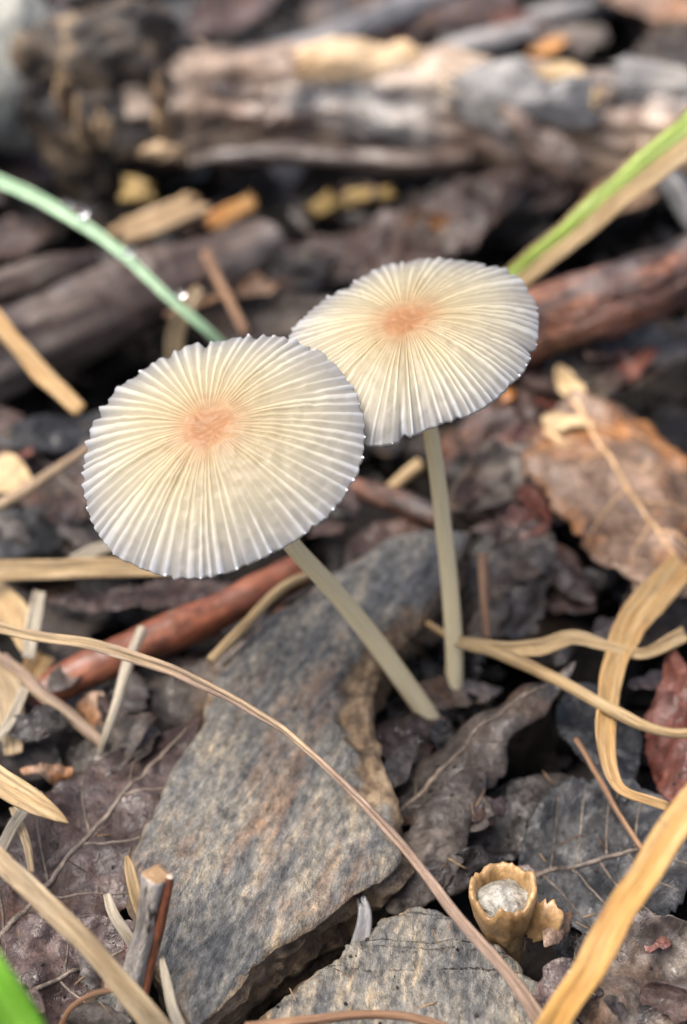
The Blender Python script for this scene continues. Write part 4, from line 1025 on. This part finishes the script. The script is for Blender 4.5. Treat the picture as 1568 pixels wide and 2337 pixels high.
blade('straw', [(160, 1280, .6, 24), (230, 1250, .65, 28), (300, 1240, .6, 20)], 'straw_white', 'short pale straw resting on the broad level one', 'straw', n=30, seed=6)
twig('straw', [(330, 1435, .75, 26), (290, 1530, .75, 28), (245, 1655, .6, 22), (225, 1720, .4, 14)], ('straw_white',), 'thin white straw leaning across the red twig', 'straw', n=40, nseg=10, amp=0.08)
twig('straw', [(715, 1312, .85, 16), (640, 1345, .85, 26), (570, 1415, .8, 26), (485, 1505, .7, 26)], ('straw_tan',), 'tan straw lying along the upper edge of the big slate', 'straw', n=50, nseg=10, amp=0.1)
twig('straw', [(10, 1500, .5, 30), (90, 1580, .5, 34), (160, 1630, .45, 34), (240, 1700, .35, 26)], ('straw_pinkish',), 'stout pinkish straw with a frayed end below the red twig', 'straw', n=40, nseg=12, amp=0.12)
blade('straw', [(95, 1350, .7, 26), (75, 1420, .7, 34), (62, 1500, .6, 26)], 'straw_white', 'short white straw standing near the long curved straw', 'straw', n=30, seed=7)
blade('straw', [(-20, 1340, .45, 60), (40, 1410, .5, 66), (70, 1480, .45, 40)], 'straw_tan', 'crumpled tan straw sheath at the end of the serrated leaf', 'straw', n=40, seed=8, rag=.3)
blade('straw', [(-30, 1480, .4, 50), (20, 1580, .45, 56), (30, 1720, .3, 40)], 'straw_spotted', 'frayed spotted straw beside the red twig end', 'straw', n=40, seed=9, rag=.3)
blade('straw', [(100, 1490, .35, 50), (70, 1540, .4, 60), (40, 1590, .35, 40)], 'straw_amber', 'amber straw scrap lying on the red twig end', 'straw', n=30, seed=10, rag=.3)
blade('straw', [(60, 1570, .5, 22), (20, 1650, .5, 24), (-30, 1700, .4, 20)], 'straw_white', 'pale thin straw crossing the frayed spotted one', 'straw', n=30, seed=11)
blade('straw', [(90, 1800, .7, 22), (40, 1870, .7, 26), (-10, 1960, .6, 24)], 'straw_white', 'pale straw under the pointed tan blade', 'straw', n=30, seed=12)
blade('straw', [(30, 1840, .6, 18), (60, 1920, .6, 20), (70, 1990, .5, 14)], 'straw_spotted', 'short spotted straw below the pointed tan blade', 'straw', n=30, seed=13)
blade('grass_blade', [(-140, 1672, 1.5, 56), (0, 1785, 1.5, 60), (70, 1830, 1.5, 52), (120, 1858, 1.48, 30), (154, 1878, 1.45, 3)], 'straw_tan', 'pointed tan blade tip above the broad purple-grey leaf', fold=0.35, n=50, seed=14, th=0.03)
# long curved straw
LONG = [(-220, 1392, .9, 22.4), (-100, 1408, 1.4, 22.4), (0, 1432, 1.65, 23.9), (150, 1462, 1.75, 25.4), (300, 1502, 1.8, 26.9), (420, 1545, 1.8, 26.9), (540, 1598, 1.78, 23.9), (630, 1650, 1.75, 18), (720, 1722, 1.7, 15),
        (800, 1800, 1.6, 18.7), (880, 1885, 1.5, 20.9), (980, 2000, 1.35, 22.4), (1080, 2120, 1.2, 24.7), (1160, 2225, 1.05, 28.4), (1225, 2325, .9, 32.9), (1300, 2450, .5, 32.9)]
ls = blade('long_straw', LONG, 'straw_pinkish', 'long thin curved straw arching over both slates', 'straw', n=200, nv=11, fold=0.45, twist=[10, 0, -10, 30, 20, 0, 0], seed=15, th=0.035)
blade('grass_blade', [(1150, 2560, .6, 74.8), (1255, 2360, 1.5, 76.2), (1330, 2230, 1.9, 68), (1420, 2080, 2.2, 66.6), (1500, 1950, 2.5, 70.7), (1590, 1800, 2.8, 76.2), (1720, 1600, 3.2, 74.8), (1830, 1440, 3.4, 50), (1950, 1270, 3.4, 5)], 'straw_orange',
      'wide orange-tan blade rising beside the hollow broken stem', fold=0.22, n=110, nv=15, seed=16, rag=0.04, th=0.03)
blade('grass_blade', [(-420, 1600, -.6, 34), (-290, 1700, 1.0, 40), (-150, 1820, 1.6, 45), (0, 1955, 1.85, 46.5), (110, 2055, 1.8, 46.5), (220, 2165, 1.65, 49.5), (300, 2262, 1.45, 54), (360, 2336, 1.25, 60), (450, 2460, .8, 63)], 'straw_spotted',
      'tan blade with dark spots crossing the crumpled leaf', fold=0.5, n=100, nv=13, seed=18, twist=[10, -10, 15], th=0.03)
blade('grass_blade', [(-330, 1800, 3.6, 5), (-250, 1910, 3.6, 60), (-160, 2050, 3.4, 100), (-60, 2210, 3.1, 110), (20, 2320, 2.8, 110), (120, 2480, 2.3, 110), (240, 2680, .8, 100), (330, 2820, -.8, 90)], 'blade_lime', 'bright lime-green blade beside the crumpled leaf', fold=0.2, n=50, seed=19)
# amber ribbon
blade('ribbon_blade', [(1560, 1285, .75, 61.6), (1490, 1365, .8, 73.9), (1435, 1440, .85, 68.6), (1398, 1530, .9, 51), (1384, 1610, .95, 45.8), (1380, 1690, .95, 45.8), (1392, 1762, .9, 33.4), (1425, 1808, .85, 22.9), (1520, 1842, .8, 21.1)], 'straw_amber',
      'twisted amber ribbon blade hanging over the dark leaves', fold=0.25, n=110, nv=11, twist=[0, 0, 15, 20, 0, 25, 50], seed=20)
blade('straw', [(1040, 1462, .6, 18), (1130, 1478, .75, 27), (1230, 1478, .85, 42), (1310, 1462, .9, 46.5), (1390, 1478, .9, 27), (1470, 1490, .85, 19.5), (1560, 1440, .8, 30)], 'straw_tan',
      'pale papery straw running from the upright stem to the amber ribbon', 'straw', fold=0.4, n=80, nv=13, seed=21, rag=0.5, twist=[-10, 10, -30, 0, -20])
twig('straw', [(1060, 1465, .6, 22), (1180, 1505, .8, 28), (1290, 1562, .95, 28), (1400, 1622, 1.05, 30), (1490, 1662, 1.05, 24), (1640, 1680, 1.0, 22)], ('straw_tan',),
     'thin tan straw passing over the amber ribbon', 'straw', n=80, nseg=10, amp=0.1)
twig('straw', [(975, 1420, .5, 16), (1050, 1470, .55, 18)], ('straw_amber',), 'short amber straw tip behind the upright stem foot', 'straw', n=16, nseg=8)
twig('straw', [(1310, 1690, .5, 12), (1380, 1800, .5, 14), (1470, 1935, .45, 14)], ('straw_brown',), 'fine brown straw on the dark veined leaf', 'straw', n=30, nseg=8)
twig('straw', [(880, 1120, .3, 26), (960, 1060, .45, 30)], ('straw_tan',), 'stub of tan straw behind the pinkish twig', 'straw', n=16, nseg=10)
twig('straw', [(560, 2345, .7, 26), (700, 2330, .75, 24), (840, 2315, .75, 22), (980, 2330, .7, 22), (1100, 2370, .6, 16)], ('straw_brown',), 'thin brown straw lying across the foot of the small slate', 'straw', n=40, nseg=10)
twig('rootlet', [(140, 2345, .7, 16), (165, 2300, .85, 14), (220, 2264, .95, 13), (300, 2250, .95, 13)], ('straw_brown',), 'thin rusty rootlet curling beside the twig stump', 'root', n=40, nseg=8)
# broken twig stump
ts = twig('twig_stump', [(292, 2330, .2, 50.8), (318, 2200, .75, 55.8), (340, 2090, 1.2, 59), (362, 1992, 1.6, 60.7)], ('bark_fleck', 'leaf_vein_tan'), 'upright broken twig stump with a grey face and a rusty side', 'twig', n=50, nseg=32, seed=61, endr=0.05, disp=lambda s_, a_: (1 + 0.10 * np.cos(4 * a_)) * bark(0.1, 2.0, 5)(s_, a_))
twig('bark_side', [(328, 2300, .45, 18), (350, 2190, .85, 22), (370, 2085, 1.28, 22), (386, 1998, 1.61, 19)], ('bark_red', 'wood_end'), None, parent=ts, n=40, nseg=12)
blade('straw', [(330, 2110, .9, 22), (310, 2040, 1.1, 26), (296, 1985, 1.2, 22), (288, 1955, 1.2, 8)], 'straw_tan', 'tan straw tip standing beside the twig stump', 'straw', n=30, seed=23)
blade('straw', [(330, 2190, .7, 22), (290, 2130, .9, 24), (258, 2085, 1.0, 22), (240, 2045, 1.0, 16)], 'straw_white', 'curved pale straw leaning on the twig stump', 'straw', n=30, seed=24)
blade('straw', [(420, 2360, .9, 30), (392, 2290, .95, 26), (375, 2220, .9, 18), (368, 2180, .85, 8)], 'straw_white', 'pale frayed straw at the foot of the twig stump', 'straw', n=30, seed=25)

# ------------------------------------------------------------------ hollow broken stem
def hollow_stem():
    b, t = G(1172, 2150, .0), G(1146, 2030, 0.80)
    ax = unit(np.array([-0.1, 0.10, 1.0])); L = 0.85
    root = empty('hollow_stem', b, 'short hollow broken stem with white pith beside the small slate', 'stem')
    e1 = unit(np.cross(ax, [0, 1, 0])); e2 = np.cross(ax, e1)
    na = 64
    a = np.linspace(0, 2 * math.pi, na + 1)
    rag = 0.06 * fbm(np.stack([np.cos(a) * 2.4, np.sin(a) * 2.4, a * 0], -1), 4, .65)
    R0 = 0.27
    c0 = t - ax * L
    rows, uvs = [], []
    prof = [(0.0, 0.5), (0.15, 0.55), (0.4, 0.68), (0.6, 0.86), (0.75, 0.97), (0.92, 1.03), (1.0, 1.0), (1.01, 0.9), (0.95, 0.82), (0.8, 0.76), (0.6, 0.7)]
    for h, rf in prof:
        hh = h * L + rag * smooth(0.6, 1.0, h)
        lum = 1 + 0.06 * fbm(np.stack([np.cos(a) * 2, np.sin(a) * 2, a * 0 + h * 2], -1), 3)
        r_ = R0 * rf * lum
        rows.append(c0 + hh[:, None] * ax + (r_ * np.cos(a))[:, None] * e1 + (r_ * np.sin(a))[:, None] * e2)
        uvs.append(np.stack([a * R0, np.full(na + 1, h * L)], -1))
    P = np.array(rows); P[:, -1] = P[:, 0]
    make('stem_wall', P.reshape(-1, 3), gridfaces(len(prof), na + 1), np.array(uvs).reshape(-1, 2), ('nut_shell',), None, root)
    V, f, U = blob_geo(c0 + ax * L * 0.80, (R0 * .82, R0 * .82, 0.12), amp=0.22, freq=2.2, seed=9, nu=24, nv=36)
    make('pith', V, f, U, ('pith',), None, root)
    P, uv = blade_grid([(1205, 2150, .25, 24), (1232, 2112, .5, 78), (1244, 2075, .64, 84), (1252, 2045, .70, 60)], n=30, nv=13, fold=-0.15, rag=.12, seed=3, jag=0.7)
    V, f, U = sheet(P, uv, 0.03)
    make('bract', V, f, U, ('nut_shell',), None, root)
hollow_stem()

# ------------------------------------------------------------------ dew
def drop(u, v, z, px, label, group=None, flat=.75):
    p = G(u, v, z); r = cm(px, p) / 2
    p = p + unit(CP - p) * r * 0.8
    V, f, U = blob_geo(p, (r, r * .95, r * flat), amp=0.06, freq=1, seed=u, nu=20, nv=28)
    make('dew_drop', V, f, U, ('dew',), None, None, label, 'water drop', group)
drop(150, 466, 2.38, 30, 'large dew drop high on the blue-green blade', 'dew drops on the grass blade')
drop(182, 482, 2.4, 40, 'widest dew drop hanging on the upper edge of the blue-green blade', 'dew drops on the grass blade')
drop(292, 572, 2.3, 32, 'bright dew drop midway along the blue-green blade', 'dew drops on the grass blade')
drop(412, 668, 2.0, 26, 'small dew drop low on the blue-green blade near the cap', 'dew drops on the grass blade')
for u, v, p_ in [(822, 1672, 16), (868, 1678, 11), (905, 1662, 12), (918, 1672, 9), (932, 1668, 9), (958, 1690, 9)]:
    drop(u, v, .35, p_, 'tiny water bead on the dark litter by the mushroom feet', 'water beads by the mushroom feet', .9)

# ------------------------------------------------------------------ crumbs and fibres fallen on leaves, stones and sticks
def crumbs():
    bpy.context.view_layer.update()
    dg = bpy.context.evaluated_depsgraph_get()
    r = np.random.default_rng(12)
    skip = ('cap', 'central', 'stem', 'straw', 'grass', 'dew', 'ribbon', 'long', 'forest', 'outer', 'pith', 'bract', 'green', 'pale_edge', 'midrib', 'vein')
    V, f, fm, U = [], [], [], []
    off = 0
    box = [(0, 1, 3, 2), (4, 6, 7, 5), (0, 4, 5, 1), (2, 3, 7, 6), (0, 2, 6, 4), (1, 5, 7, 3)]
    cnt = 0
    while cnt < 3200:
        x, y = r.uniform(-6, 6), r.uniform(5.5, 27)
        if abs(x) > 1.2 + y * 0.22: continue
        cnt += 1
        ok, p, nn, _, ob, _ = bpy.context.scene.ray_cast(dg, Vector((x * K, y * K, 0.2)), Vector((0, 0, -1)))
        if not ok or ob.name.startswith(skip) or nn.z < 0.35: continue
        nn = np.array(nn)
        a1 = unit(np.cross(nn, r.normal(size=3))); a2 = np.cross(nn, a1)
        fib = r.random() < 0.3
        l = r.uniform(.08, .3) if fib else r.uniform(.010, .035)
        w_ = r.uniform(.006, .014) if fib else l * r.uniform(.5, 1)
        h = w_ * r.uniform(.5, 1)
        c = np.array(p) / K + nn * h * .5
        for sx in (-1, 1):
            for sy in (-1, 1):
                for sz in (-1, 1):
                    V.append(c + a1 * sx * l * r.uniform(.6, 1.1) / 2 + a2 * sy * w_ * r.uniform(.6, 1.2) / 2 + nn * sz * h * r.uniform(.6, 1.1) / 2)
                    U.append(r.uniform(0, 30, 2))
        f += [tuple(off + q_ for q_ in b_) for b_ in box]
        off += 8
        fm += [int(r.integers(4, 6)) if fib else int(r.choice([0, 1, 2, 3], p=[.4, .3, .2, .1]))] * 6
    make('litter_crumbs', V, f, U, ('leaf_dark', 'leaf_purple', 'leaf_grey', 'leaf_tan', 'straw_brown', 'leaf_vein_tan'), fm, None, 'fine crumbs and plant fibres sprinkled over leaves, slates and sticks', 'debris', kind='stuff')
crumbs()

for o in ALL:
    if '_o' in o: del o['_o']
